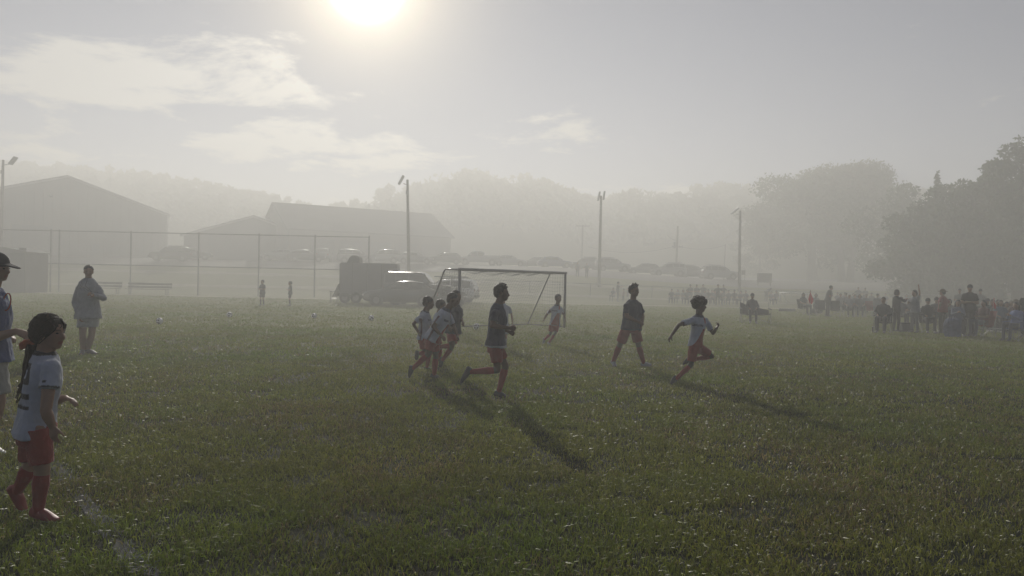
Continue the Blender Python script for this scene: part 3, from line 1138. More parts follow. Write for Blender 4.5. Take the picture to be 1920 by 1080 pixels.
def utility_cart():
    """roofed cart seen through the near side of the goal"""
    d = 47.0
    x0, x1 = P(815, 540, d).x, P(878, 540, d).x
    c = Vector(((x0 + x1) / 2, d, 0))
    root = thing('golf_cart', 'roofed golf cart standing behind the near side of the goal', 'golf cart', c)
    L = x1 - x0
    MB().box(c + Vector((0, 0, 1.86)), (L, 1.15, .07)).build('roof', PAINT['silver'], root, bevel=.025)
    for a in (-.34, .02, .30):
        for b in (-.5, .5):
            MB().tube([c + Vector((a * L, b, .55)), c + Vector((a * L * .9, b, 1.85))], .025, 6).build('roof_post', GALV, root)
    MB().box(c + Vector((-.1 * L, 0, .48)), (L * .8, 1.1, .3)).build('body', PAINT['silver'], root, bevel=.06)
    MB().box(c + Vector((-.40 * L, 0, .66)), (L * .24, 1.1, .34)).build('cowl', PAINT['silver'], root, bevel=.1)
    MB().box(c + Vector((.06 * L, 0, .74)), (L * .22, 1.0, .14)).build('seat', DARK, root, bevel=.03)
    MB().box(c + Vector((.17 * L, 0, 1.0)), (.1, 1.0, .45)).build('backrest', DARK, root, bevel=.03)
    for a in (-.34, .26):
        for b in (-.5, .5):
            w_ = MB().tube([c + Vector((a * L, b - .09, .24)), c + Vector((a * L, b + .09, .24))], .24, 16).build('wheel', TYRE, root)
            MB().tube([c + Vector((a * L, b - .1, .24)), c + Vector((a * L, b + .1, .24))], .12, 10).build('rim', RIM, w_)
    # rear basket frame
    pts = [c + Vector((.36 * L, -.45, .5)), c + Vector((.36 * L, -.45, 1.12)), c + Vector((.5 * L, -.45, 1.12)), c + Vector((.5 * L, -.45, .42)), ]
    MB().tube(pts, .02, 6).build('rear_rack', GALV, root)
    MB().box(c + Vector((.43 * L, 0, .6)), (.13 * L, .95, .05)).build('rear_shelf', DARK, root)


utility_cart()

# ------------------------------------------------------------------ shed, benches, signs
def shed():
    d = 57
    x1 = P(47, 520, d).x
    x0 = x1 - 4.2
    c = Vector(((x0 + x1) / 2, d, 0))
    root = thing('equipment_shed', 'plain grey equipment shed at the end of the tall fence', 'shed', c)
    h = 3.05
    MB().box(c + Vector((0, 1.4, h / 2)), (x1 - x0, 2.8, h)).build('wall', mat('shed_grey', (0.10, 0.10, 0.10), 0.7, 0.15, 1.0), root)
    MB().prism([(x0 - .15, d - .15, h), (x1 + .12, d - .15, h), (x1 + .12, d - .15, h + .1), (x0 + 2.8, d - .15, h + .42), (x0 - .15, d - .15, h + .3)], (0, 3.1, 0)).build('roof', METAL_ROOF, root)
    MB().box(c + Vector((1.75, .2, h + .2)), (.35, .35, .4)).build('roof_vent', METAL_ROOF, root)
    dr = MB().box(c + Vector((-.5, -.03, 1.05)), (1.0, .06, 2.1)).build('door', mat('shed_door', (0.07, 0.07, 0.07), 0.6), root)
    MB().box(c + Vector((-.12, -.09, 1.0)), (.05, .06, .16)).build('handle', GALV, dr)


shed()


def park_bench(label, xa, xb, row_top, d):
    a, b = P(xa, 545, d).x, P(xb, 545, d).x
    L = b - a
    c = Vector(((a + b) / 2, d, 0))
    root = thing('park_bench', label, 'bench', c, 'benches along the tall fence')
    wd = mat('bench_plank', (0.16, 0.14, 0.12), 0.8, 0.2, 3.0)
    for k, z in enumerate((.62, .86)):
        MB().box(c + Vector((0, .22 + .03 * k, z)), (L, .045, .17)).build('back_slat', wd, root)
    for k in range(2):
        MB().box(c + Vector((0, -.17 + .2 * k, .45)), (L, .17, .045)).build('seat_plank', wd, root)
    for s in (-.42, .42):
        MB().tube([c + Vector((L * s, -.2, 0)), c + Vector((L * s, -.2, .42))], .03, 8).build('leg', GALV, root)
        MB().tube([c + Vector((L * s, .16, 0)), c + Vector((L * s, .2, .42)), c + Vector((L * s, .29, .95))], .03, 8).build('leg', GALV, root)


park_bench('bench partly hidden by the man in grey, below the double fence post', 160, 226, 530, 59.5)
park_bench('long bench standing clear below the tall fence', 237, 320, 530, 59.2)


def field_sign():
    d = 86
    a, b = P(1420, 512, d), P(1447, 530, d)
    x = (a.x + b.x) / 2
    z0 = gz(x, d)
    root = thing('field_sign', 'dark square board standing in front of the leafy trees', 'sign', (x, d, z0))
    MB().box((x, d, (a.z + b.z) / 2), (b.x - a.x, .12, a.z - b.z)).build('board', mat('board_dark', (0.07, 0.065, 0.06), 0.7), root, bevel=.02)
    for s in (-.42, .42):
        MB().box((x + (b.x - a.x) * s, d + .1, (z0 + a.z) / 2 - .1), (.1, .08, a.z - z0)).build('post', WOODPOLE, root)
    a, b = P(1391, 507, 84), P(1397, 515, 84)
    x = (a.x + b.x) / 2
    z0 = gz(x, 84)
    root = thing('notice_board', 'small notice board on posts beside the slim floodlight pole', 'sign', (x, 84, z0))
    MB().box((x, 84, (a.z + b.z) / 2), (.42, .05, .5)).build('board', mat('board_dark', (0.07, 0.065, 0.06), 0.7), root)
    for s in (-.16, .16):
        MB().tube([(x + s, 84.05, z0 - .05), (x + s, 84.05, a.z)], .025, 6).build('post', GALV, root)


field_sign()

# ------------------------------------------------------------------ goals
GOALM = mat('goal_steel', (0.16, 0.16, 0.165), 0.3, 0.1, 5.0, metal=0.4, spec=0.6)
BARD = mat('dull_bar', (0.07, 0.07, 0.06), 0.95, 0.2, 5.0, spec=0.1)
NETM = mat('net_cord', (0.22, 0.22, 0.21), 0.8, 0.1)


def soccer_goal(label, L0, R0, h, r, top_depth, base_depth, cell, cord, group=None, mesh_mat=NETM, frame_mat=GOALM):
    """L0, R0: bases of the front posts"""
    L0, R0 = Vector(L0), Vector(R0)
    u = (R0 - L0).normalized()
    bk = Vector((-u.y, u.x, 0))
    z = Vector((0, 0, h))
    root = thing('soccer_goal', label, 'soccer goal', (L0 + R0) / 2, group)
    for p in (L0, R0):
        MB().tube([p, p + z], r, 12).build('goal_post', frame_mat, root, smooth=True)
    MB().tube([L0 + z - u * r, R0 + z + u * r], r, 12).build('crossbar', frame_mat, root, smooth=True)
    for p in (L0, R0):
        t = p + z + bk * top_depth
        e = p + bk * base_depth
        MB().tube([p + z, p + z + bk * (top_depth - .08), t - Vector((0, 0, .08)), e + Vector((0, 0, .03))], r * .55, 10).build('back_stay', frame_mat, root, smooth=True)
        MB().tube([p + Vector((0, 0, .03)), e + Vector((0, 0, .03))], r * .5, 8).build('ground_bar', BARD, root, smooth=True)
    MB().tube([L0 + bk * base_depth + Vector((0, 0, .03)), R0 + bk * base_depth + Vector((0, 0, .03))], r * .5, 8).build('rear_bar', BARD, root, smooth=True)
    # net: roof strip, sloped back, two sides
    W = (R0 - L0).length

    def back_pt(a, q):
        """a across 0..W, q 0..1 from crossbar over the roof and down the back"""
        sag = 0.10 * math.sin(math.pi * a / W) + 0.04 * math.sin(a * 7)
        slope = math.hypot(base_depth - top_depth, h)
        tot = top_depth + slope
        s_ = q * tot
        if s_ < top_depth:
            p = L0 + u * a + z + bk * s_
            p.z -= sag * math.sin(math.pi * min(1, s_ / top_depth * .5)) * 1.2
        else:
            t = (s_ - top_depth) / slope
            p = L0 + u * a + z * (1 - t) + bk * (top_depth + (base_depth - top_depth) * t)
            p.z -= sag * (1 - t) * 1.2
            p += bk * (0.14 * math.sin(math.pi * t))
        p.z = max(p.z, .02)
        return p
    mb = MB()
    nq = 16
    na = max(2, int(W / cell))
    slope = math.hypot(base_depth - top_depth, h) + top_depth
    ncv = max(2, int(slope / cell))
    for i in range(na + 1):
        mb.tube([back_pt(W * i / na, k / nq) for k in range(nq + 1)], cord, 3, cap=False)
    for j in range(ncv + 1):
        mb.tube([back_pt(W * k / nq, j / ncv) for k in range(nq + 1)], cord, 3, cap=False)
    for p in (L0, R0):
        nv = max(2, int(h / cell))
        for j in range(1, nv + 1):
            zz = h * j / nv * .98
            dep = base_depth + (top_depth - base_depth) * zz / h
            mb.tube([p + Vector((0, 0, zz)), p + bk * dep * .5 + Vector((0, 0, zz - .03)), p + bk * dep + Vector((0, 0, zz))], cord, 3, cap=False)
        nh = max(2, int(base_depth / cell))
        for j in range(1, nh):
            x = base_depth * j / nh
            zt = h if x < top_depth else h * (1 - (x - top_depth) / max(.01, base_depth - top_depth))
            mb.tube([p + bk * x + Vector((0, 0, .02)), p + bk * x + Vector((0, 0, zt))], cord, 3, cap=False)
    o = mb.build('net', mesh_mat, root, fix=False)
    o['kind'] = 'stuff'
    return root


gl = P(862, 508, 23.5)
gr = P(1060, 514, 27.0)
soccer_goal('soccer goal with a sagging net in the middle of the field', (gl.x, 23.5, 0), (gr.x, 27.0, 0), 1.98, 0.048, 0.78, 1.85, 0.12, 0.0038)
q0 = G(1462, 571)
q1 = G(1507, 573)
soccer_goal('small white practice goal beside the stooping figure at the far fence', (q0.x, q0.y, 0), (q1.x, q1.y - .5, 0), 1.15, 0.05, 0.5, 1.0, 0.12, 0.004, frame_mat=mat('goal_white', (0.6, 0.6, 0.6), 0.4))


# ------------------------------------------------------------------ balls, corner flags
def ball_mat():
    m = bpy.data.materials.new('football_panels')
    m.use_nodes = True
    t = m.node_tree
    b = t.nodes['Principled BSDF']
    tc = N(t, 'ShaderNodeTexCoord')
    v = N(t, 'ShaderNodeTexVoronoi', inp={'Scale': 11.0, 'Randomness': 0.35})
    t.links.new(tc.outputs['Object'], v.inputs['Vector'])
    r = N(t, 'ShaderNodeValToRGB')
    r.color_ramp.interpolation = 'CONSTANT'
    r.color_ramp.elements[0].color = (0.04, 0.04, 0.045, 1)
    r.color_ramp.elements[1].position = 0.42
    r.color_ramp.elements[1].color = (0.75, 0.75, 0.76, 1)
    t.links.new(v.outputs['Distance'], r.inputs[0])
    t.links.new(r.outputs[0], b.inputs['Base Color'])
    b.inputs['Roughness'].default_value = 0.3
    return m


BALLM = ball_mat()
bme = None
for px, row, lab in ((299, 608, 'football lying nearest the man in grey, first in the line of balls'), (430, 595, 'football short of the two distant children, second in the line of balls'),
                     (589, 597, 'football lying in front of the trailer, third in the line of balls'), (696, 601, 'football below the rear of the dark pickup, fourth in the line of balls'),
                     (893, 618, 'football resting inside the near goal post')):
    g = G(px, row)
    if bme is None:
        bm = bmesh.new()
        bmesh.ops.create_icosphere(bm, subdivisions=3, radius=0.108)
        bme = bpy.data.meshes.new('football')
        bm.to_mesh(bme)
        bm.free()
        bme.shade_smooth()
        bme.materials.append(BALLM)
    o = bpy.data.objects.new('football', bme)
    COL.objects.link(o)
    o.location = (g.x, g.y, 0.106)
    o.rotation_euler = (px, row, px * 2)
    tag(o, lab, 'football', 'footballs lined up across the field')


def corner_flag(label, px, row, top, w_, ln):
    g = G(px, row)
    h = P(px, top, g.y).z
    root = thing('corner_flag', label, 'flag', (g.x, g.y, 0), 'red corner flags')
    MB().tube([(g.x, g.y, -.05), (g.x, g.y, h)], 0.014, 8).build('pole', mat('flag_pole', (0.35, 0.35, 0.33), 0.5), root)
    fm = mat('flag_red', (0.42, 0.02, 0.03), 0.8, 0.12, 6, trans=0.3)
    n = 7
    mb = MB()
    for i in range(n):
        for j in range(8):
            q = []
            for a, b in ((i, j), (i + 1, j), (i + 1, j + 1), (i, j + 1)):
                u, v = a / n, b / 8
                wv = w_ * max(.06, 1 - abs(v - .62) / .62)
                x = (u - 0.45) * wv
                q.append((g.x + x, g.y - .02 - 0.05 * math.sin(u * 5 + v * 3), h - .02 - v * ln - 0.12 * abs(u - .4)))
            mb.quad(*q)
    mb.build('flag_cloth', fm, root, smooth=True, fix=False)


corner_flag('red corner flag beside the empty dark chair at the far group', 1518, 607, 543, 0.26, 0.58)
corner_flag('red corner flag standing among the right-hand spectators', 1861, 628, 557, 0.17, 0.36)

# ------------------------------------------------------------------ people
SKIN = {'light': (0.36, 0.21, 0.145), 'tan': (0.27, 0.15, 0.095), 'brown': (0.13, 0.068, 0.042), 'dark': (0.070, 0.038, 0.026)}
M_SKIN = mat('skin', (0.3, 0.2, 0.15), 0.55, 0.06, 30, attr='Col')
M_CLOTH = mat('jersey_cloth', (0.5, 0.5, 0.5), 0.85, 0.14, 14, 0.5, 45, attr='Col', trans=0.12, sheen=0.22)
M_HAIR = mat('hair_dark', (0.018, 0.012, 0.009), 0.5, 0.4, 60, 0.6, 160)
M_SHOE = mat('shoe', (0.05, 0.05, 0.05), 0.5, 0.1, 20, attr='Col')
M_EYE = mat('eye', (0.02, 0.015, 0.012), 0.2, 0.0)
WHITE, RED, NAVY, BLACK, GREY = (0.44, 0.465, 0.54), (0.30, 0.026, 0.018), (0.020, 0.027, 0.062), (0.015, 0.015, 0.017), (0.22, 0.23, 0.25)


def solid(mb, name, voxel, m, parent, col=None, smooth=4, wrinkle=0.0, wfreq=9.0, factor=0.5):
    """weld the overlapping shapes of mb into one continuous skin, then colour it"""
    org = parent_origin(parent)
    me = mb.mesh(name + '_raw', org)
    o = bpy.data.objects.new('tmp', me)
    COL.objects.link(o)
    md = o.modifiers.new('r', 'REMESH')
    md.mode = 'VOXEL'
    md.voxel_size = voxel
    md.use_smooth_shade = True
    if smooth:
        sm = o.modifiers.new('s', 'SMOOTH')
        sm.factor = factor
        sm.iterations = smooth
    dg = bpy.context.evaluated_depsgraph_get()
    me2 = bpy.data.meshes.new_from_object(o.evaluated_get(dg))
    bpy.data.objects.remove(o)
    bpy.data.meshes.remove(me)
    me2.name = name
    me2.materials.clear()
    nv = len(me2.vertices)
    co = np.empty(nv * 3, 'f')
    me2.vertices.foreach_get('co', co)
    co = co.reshape(-1, 3)
    if wrinkle:
        no = np.empty(nv * 3, 'f')
        me2.vertices.foreach_get('normal', no)
        no = no.reshape(-1, 3)
        sd = random.uniform(0, 90)
        dsp = np.array([mnoise.noise(Vector((p[0] * wfreq + sd, p[1] * wfreq, p[2] * wfreq * 0.55))) + 0.5 * mnoise.noise(Vector((p[0] * wfreq * 2.3, p[1] * wfreq * 2.3 + sd, p[2] * wfreq * 1.6))) for p in co])
        co = co + no * (dsp * wrinkle)[:, None]
        me2.vertices.foreach_set('co', co.ravel().astype('f'))
    if col is not None:
        w_ = co + np.array(org)
        at = me2.color_attributes.new('Col', 'FLOAT_COLOR', 'POINT')
        if callable(col):
            c = np.array([tuple(col(Vector(p))) + (1,) for p in w_], 'f')
        else:
            c = np.tile(np.array(tuple(col) + (1,), 'f'), (nv, 1))
        at.data.foreach_set('color', c.ravel())
    me2.shade_smooth()
    me2.update()
    return link(name, me2, m, parent)


def ortho(f, up):
    f = Vector(f).normalized()
    u = Vector(up)
    u = (u - f * u.dot(f)).normalized()
    return f, u.cross(f).normalized(), u       # face, left, up


def hand_shapes(mb, wr, d, pn, s, side, curl=35, spread=4, thumb=38):
    """palm, four fingers and a thumb. d: hand direction, pn: palm normal, side: +1 thumb on cross(pn,d)"""
    d = Vector(d).normalized()
    pn = Vector(pn)
    pn = (pn - d * pn.dot(d)).normalized()
    sx = pn.cross(d).normalized() * side          # towards the thumb
    L = 0.088 * s
    mb.sections([(wr - d * 0.01 * s, sx, pn, 0.026 * s, 0.019 * s), (wr + d * L * 0.35, sx, pn, 0.036 * s, 0.017 * s, 2.6), (wr + d * L * 0.75, sx, pn, 0.041 * s, 0.015 * s, 2.8), (wr + d * L, sx, pn, 0.039 * s, 0.012 * s, 2.8)], 12)
    for k, (off, ln) in enumerate(((0.029, 0.072), (0.010, 0.080), (-0.010, 0.075), (-0.028, 0.058))):
        p = wr + d * (L * (0.97 - 0.04 * abs(k - 1))) + sx * off * s
        a = 0
        pts = [p - d * 0.015 * s, p]
        dd = (d + sx * (off * spread)).normalized()
        for seg, fr in enumerate((0.45, 0.3, 0.25)):
            a += curl * (0.8 if seg == 0 else 1.1) + k * 3
            v = dd * math.cos(R(a)) + pn * math.sin(R(a))
            p = p + v * ln * s * fr
            pts.append(p)
        mb.chain(pts, [0.0092 * s, 0.0092 * s, 0.0085 * s, 0.0078 * s, 0.0066 * s], 7)
    t0 = wr + d * L * 0.22 + sx * 0.026 * s + pn * 0.004 * s
    tv = (d * math.cos(R(thumb)) + sx * math.sin(R(thumb)) + pn * 0.35).normalized()
    t1 = t0 + tv * 0.038 * s
    t2 = t1 + (tv * 0.75 + d * 0.45 + pn * 0.3).normalized() * 0.03 * s
    t3 = t2 + (d * 0.8 + tv * 0.3 + pn * (0.3 + curl / 60)).normalized() * 0.025 * s
    mb.chain([t0, t1, t2, t3], [0.016 * s, 0.0125 * s, 0.0105 * s, 0.0085 * s], 8)


def head_shapes(mb, c, F, Lf, U, hs, detail=True):
    """head of height hs: skull, face, jaw, nose, lips, brow, ears"""
    k = hs / 0.23
    ax = (F, Lf, U)
    mb.ell(c + U * 0.022 * k - F * 0.012 * k, (0.098 * k, 0.077 * k, 0.090 * k), ax, 18, 12)
    mb.ell(c - U * 0.030 * k + F * 0.028 * k, (0.062 * k, 0.060 * k, 0.078 * k), ax, 16, 10)
    mb.ell(c - U * 0.083 * k + F * 0.052 * k, (0.033 * k, 0.036 * k, 0.026 * k), ax, 12, 8)
    mb.ell(c - U * 0.060 * k + F * 0.018 * k, (0.055 * k, 0.055 * k, 0.035 * k), ax, 12, 8)
    if detail:
        mb.capsule(c + U * 0.004 * k + F * 0.086 * k, c - U * 0.028 * k + F * 0.102 * k, 0.010 * k, 0.0145 * k, 8)
        mb.ell(c - U * 0.034 * k + F * 0.092 * k, (0.014 * k, 0.019 * k, 0.010 * k), ax, 10, 6)
        mb.ell(c - U * 0.056 * k + F * 0.084 * k, (0.011 * k, 0.022 * k, 0.0065 * k), ax, 10, 6)
        mb.ell(c - U * 0.068 * k + F * 0.081 * k, (0.011 * k, 0.019 * k, 0.0070 * k), ax, 10, 6)
        mb.ell(c + U * 0.022 * k + F * 0.080 * k, (0.013 * k, 0.048 * k, 0.010 * k), ax, 12, 6)
        for s in (1, -1):
            mb.ell(c - U * 0.018 * k + F * 0.062 * k + Lf * 0.036 * k * s, (0.024 * k, 0.022 * k, 0.020 * k), ax, 10, 6)
            e = c - U * 0.012 * k - F * 0.008 * k + Lf * 0.076 * k * s
            mb.ell(e, (0.019 * k, 0.010 * k, 0.031 * k), (F * 0.96 - U * 0.2, Lf, U), 10, 7)


def person(label, base, sk, H=1.5, face=(1, 0, 0), hs=0.215, skin='tan', build=1.0, voxel=0.011,
           shirt=WHITE, sleeve=0.62, hem=0.10, shorts=RED, short_len=0.78, socks=RED, shoe=BLACK, hair='short', haircol=None,
           hands=None, loose=0.02, trousers=False, detail=True, up=(0, 0, 1), collar=None, group=None, long_sleeve=False, hem_trim=None, lite=False, cap=None, legs_long=False):
    s = H / 1.75
    b = build
    root = thing('person', label, 'person', base, group)
    sk = {k: Vector(v) for k, v in sk.items()}
    F, Lf, U = ortho(face, up)
    hd = sk['head']
    nk = sk['neck']
    pel = (sk['hl'] + sk['hr']) / 2
    shm = (sk['sl'] + sk['sr']) / 2
    spine = (nk - pel).normalized()
    latS = (sk['sl'] - sk['sr']).normalized()
    latH = (sk['hl'] - sk['hr']).normalized()
    for sd_, sg_ in (('l', -1), ('r', 1)):
        sk['s' + sd_] = sk['s' + sd_] - spine * (0.022 * s * b) + latS * (sg_ * 0.014 * s * b)
    shw = (sk['sl'] - sk['sr']).length / 2

    def tor(t, rx, ry, grow=0.0, shift=0.0, pw=2.3):
        lat = latH.lerp(latS, min(1, max(0, t)))
        lat = (lat - spine * lat.dot(spine)).normalized()
        fw = lat.cross(spine).normalized()
        if fw.dot(F) < 0 and abs(fw.dot(F)) > 0.3:
            pass
        c = pel.lerp(nk, t) + fw * shift * s
        return (c, lat, fw, rx * s * b + grow, ry * s * b + grow, pw)
    body = MB()
    L = (nk - pel).length
    wS = max(0.12 * s, shw * 0.98) / (s * b)
    body.sections([tor(-0.20, 0.09, 0.075), tor(-0.10, 0.132, 0.090), tor(0.06, 0.134, 0.094), tor(0.3, 0.116, 0.084), tor(0.55, 0.136, 0.094, 0, 0.008), tor(0.78, max(0.15, wS * 0.92), 0.104, 0, 0.008), tor(0.91, wS * 0.82, 0.086), tor(0.98, max(0.085, wS * 0.48), 0.070), tor(1.05, 0.058, 0.056)], 16)
    body.capsule(nk - spine * 0.03 * s, hd - U * hs * 0.18 - F * hs * 0.03, hs * 0.255 * (0.85 + 0.15 * b), hs * 0.235 * (0.85 + .15 * b), 12)
    head_shapes(body, hd, F, Lf, U, hs, detail)
    hands = hands or {}
    for sd in ('l', 'r'):
        S, E, W = sk['s' + sd], sk['e' + sd], sk['w' + sd]
        am = E.lerp(W, 0.3)
        body.chain([S, S.lerp(E, 0.45), E, am, W], [0.050 * s * b, 0.046 * s * b, 0.038 * s * b, 0.041 * s * b, 0.027 * s * (0.6 + 0.4 * b)], 10)
        h = hands.get(sd, {})
        d = Vector(h.get('dir', W - E)).normalized()
        pn = h.get('pn')
        if pn is None:
            pn = (pel - W)
            pn = pn - d * pn.dot(d)
            if pn.length < 0.02:
                pn = F
        # thumb points forward / up
        pnv = Vector(pn)
        pnv = (pnv - d * pnv.dot(d)).normalized()
        side = 1 if pnv.cross(d).dot(F + U * 0.4) > 0 else -1
        side = h.get('side', side)
        if lite:
            body.capsule(W, W + d * 0.10 * s, 0.030 * s, 0.030 * s, 8)
        else:
            hand_shapes(body, W, d, pn, s * 1.0 * (hs / 0.225) ** 0.5 * 0.98, side, h.get('curl', 28), h.get('spread', 4), h.get('thumb', 38))
        Hh, K, A, T = sk['h' + sd], sk['k' + sd], sk['a' + sd], sk['t' + sd]
        sh = (A - K).normalized()
        back = (K - Hh).normalized() - sh
        back = back.normalized() if back.length > 0.1 else -F
        cm = K.lerp(A, 0.28) - back * -0.0
        body.chain([Hh, Hh.lerp(K, 0.5), K, cm, K.lerp(A, 0.62), A], [0.070 * s * b, 0.066 * s * b, 0.052 * s * b, 0.056 * s * b, 0.043 * s * b, 0.034 * s * b], 12)
        fd = (T - A).normalized()
        dn = -sh
        heel = A + sh * 0.045 * s - fd * 0.03 * s
        body.chain([A, heel, T], [0.033 * s, 0.03 * s, 0.022 * s], 8)
    sc = SKIN[skin]
    k = hs / 0.23

    def skin_col(p):
        q = p - hd
        a, l, u = q.dot(F) / k, abs(q.dot(Lf)) / k, q.dot(U) / k
        if a > 0.05 and abs(u - 0.023) < 0.004 and 0.016 < l < 0.046:
            return tuple(x * 0.45 for x in sc)
        if a > 0.075 and abs(u + 0.062) < 0.012 and l < 0.022:
            return (sc[0] * 0.95, sc[1] * 0.62, sc[2] * 0.66)
        return sc
    bd = solid(body, 'body', voxel, M_SKIN, root, skin_col if detail else sc, 3)
    if detail and not lite:
        for sd in (1, -1):
            MB().ell(hd + U * 0.002 * k + F * 0.079 * k + Lf * 0.032 * k * sd, (0.008 * k, 0.011 * k, 0.0055 * k), (F, Lf, U), 10, 7).build('eye', M_EYE, root, smooth=True)
    # ---- shirt
    g = loose * s / 0.86
    mb = MB()
    bt = -hem / max(L, 0.01) * 1.0
    mb.sections([tor(bt, 0.166, 0.124, g * 1.35), tor(bt * 0.4, 0.166, 0.124, g * 1.3), tor(0.15, 0.152, 0.108, g * 1.05), tor(0.35, 0.138, 0.102, g), tor(0.58, 0.150, 0.108, g, 0.008), tor(0.78, max(0.15, wS * 0.94), 0.106, g * 0.7, 0.008), tor(0.91, wS * 0.84, 0.088, g * 0.6), tor(0.985, max(0.088, wS * 0.50), 0.072, g * 0.5), tor(1.045, 0.060, 0.058, 0.010)], 20)
    for sd in ('l', 'r'):
        S, E, W = sk['s' + sd], sk['e' + sd], sk['w' + sd]
        if long_sleeve:
            mb.chain([S, E, E.lerp(W, 0.92)], [0.058 * s * b, 0.052 * s * b, 0.037 * s * b], 12)
        elif sleeve > 0:
            e = S.lerp(E, sleeve)
            x, y, dv_ = frame_of(e - S)
            i0 = S.lerp(shm, 0.25)
            mb.capsule(i0, S, 0.058 * s * b, 0.061 * s * b, 12)
            mb.sections([(i0, x, y, 0.058 * s * b, 0.058 * s * b), (S - dv_ * 0.01 * s, x, y, 0.061 * s * b, 0.061 * s * b), (S.lerp(e, 0.6), x, y, 0.063 * s * b, 0.063 * s * b), (e, x, y, 0.067 * s * b, 0.067 * s * b)], 14)
    solid(mb, 'shirt', voxel, M_CLOTH, root, shirt, 2, 0.014 * s if not lite else 0, 11)
    # ---- shorts or trousers
    mb = MB()
    mb.sections([tor(-0.20, 0.12, 0.105, 0.008), tor(-0.1, 0.156, 0.114, 0.008), tor(0.04, 0.154, 0.112, 0.006), tor(0.12, 0.140, 0.104, 0.004)], 18)
    for sd in ('l', 'r'):
        Hh, K, A = sk['h' + sd], sk['k' + sd], sk['a' + sd]
        if trousers:
            mb.chain([Hh, K, K.lerp(A, 0.96)], [0.098 * s * b, 0.068 * s * b, 0.052 * s * b], 12)
        else:
            e = Hh.lerp(K, short_len)
            x, y, dv_ = frame_of(e - Hh)
            fl = 0.096 if not legs_long else 0.080
            mb.sections([(Hh - dv_ * 0.01 * s, x, y, 0.087 * s * b, 0.087 * s * b), (Hh.lerp(e, 0.35), x, y, (fl + 0.004) * s * b, (fl + 0.004) * s * b), (e, x, y, fl * s * b, fl * s * b)], 16)
    solid(mb, 'trousers' if trousers else 'shorts', voxel, M_CLOTH, root, shorts, 2, 0.011 * s if not lite else 0, 12)
    # ---- socks, shoes
    for sd in ('l', 'r'):
        K, A, T = sk['k' + sd], sk['a' + sd], sk['t' + sd]
        if socks is not None and not trousers:
            mb = MB()
            mb.chain([K.lerp(A, 0.12), K.lerp(A, 0.34), K.lerp(A, 0.65), A], [0.054 * s * b, 0.060 * s * b, 0.047 * s * b, 0.040 * s * b], 12)
            solid(mb, 'sock', voxel, M_CLOTH, root, socks, 2)
        fd = T - A
        sh = (A - K).normalized()
        up_f = -sh
        fdn = fd.normalized()
        side = fdn.cross(up_f)
        if side.length < 0.1:
            side = latH
        side.normalize()
        upv = side.cross(fdn).normalized()
        if upv.dot(up_f) < 0:
            upv = -upv
        heel = A - upv * 0.045 * s - fdn * 0.045 * s
        tip = T + fdn * 0.02 * s
        mb = MB()
        mid = heel.lerp(tip, 0.45)
        mb.sections([(heel - fdn * 0.02 * s + upv * 0.02 * s, side, upv, 0.022 * s, 0.035 * s), (heel + upv * 0.018 * s, side, upv, 0.038 * s, 0.052 * s), (mid + upv * 0.012 * s, side, upv, 0.042 * s, 0.047 * s, 2.6), (heel.lerp(tip, 0.75) + upv * 0.0 * s, side, upv, 0.048 * s, 0.032 * s, 2.6), (tip - fdn * 0.01 * s, side, upv, 0.034 * s, 0.020 * s, 2.6)], 14)
        mb.capsule(A, A - upv * 0.03 * s, 0.043 * s, 0.042 * s, 10)
        sho = solid(mb, 'shoe', voxel, M_SHOE, root, shoe, 2)
    # ---- hair / headwear
    hm = M_HAIR
    hc = hd + U * 0.022 * k - F * 0.012 * k
    mb = MB()
    ax = (F, Lf, U)
    if hair in ('short', 'spiky', 'pony', 'bob', 'long'):
        mb.ell(hc + U * 0.020 * k - F * 0.014 * k, (0.098 * k, 0.084 * k, 0.088 * k), ax, 18, 12)
        mb.ell(hc - U * 0.025 * k - F * 0.045 * k, (0.062 * k, 0.074 * k, 0.070 * k), ax, 16, 10)
    rng = np.random.default_rng(int(abs(hd.x * 1000)) % 9999)
    if hair == 'spiky':
        for _ in range(26):
            a = rng.uniform(-2.2, 2.2)
            e = rng.uniform(0.45, 1.4)
            v = F * math.cos(e) * math.cos(a) + Lf * math.cos(e) * math.sin(a) + U * math.sin(e)
            p = hc + U * 0.015 * k + F * v.dot(F) * 0.085 * k + Lf * v.dot(Lf) * 0.078 * k + U * v.dot(U) * 0.085 * k
            mb.capsule(p, p + (v + F * 0.4 + U * 0.35).normalized() * rng.uniform(0.02, 0.042) * k, 0.016 * k, 0.006 * k, 6)
    if hair == 'afro':
        ac = hd + U * 0.058 * k - F * 0.020 * k
        mb.ell(ac, (0.128 * k, 0.128 * k, 0.098 * k), ax, 20, 14)
        mb.ell(hc - U * 0.02 * k - F * 0.05 * k, (0.075 * k, 0.080 * k, 0.075 * k), ax, 16, 10)
        for _ in range(190):
            v = rng.normal(size=3)
            v /= np.linalg.norm(v)
            v = Vector(v)
            if v.dot(U) < -0.35:
                continue
            p = ac + F * v.dot(F) * 0.130 * k + Lf * v.dot(Lf) * 0.130 * k + U * v.dot(U) * 0.100 * k
            mb.ell(p, (0.017 * k,) * 3, ax, 7, 5)
    if hair in ('bob', 'long'):
        ln = 0.11 if hair == 'bob' else 0.26
        for a in np.linspace(-1.25, 1.25, 9):
            v = -F * math.cos(a) + Lf * math.sin(a)
            p0 = hc + U * 0.01 * k + v * 0.078 * k
            mb.chain([p0, p0 - U * ln * 0.5 * k + v * 0.012 * k, p0 - U * ln * k + v * 0.004 * k], [0.028 * k, 0.030 * k, 0.018 * k], 8)
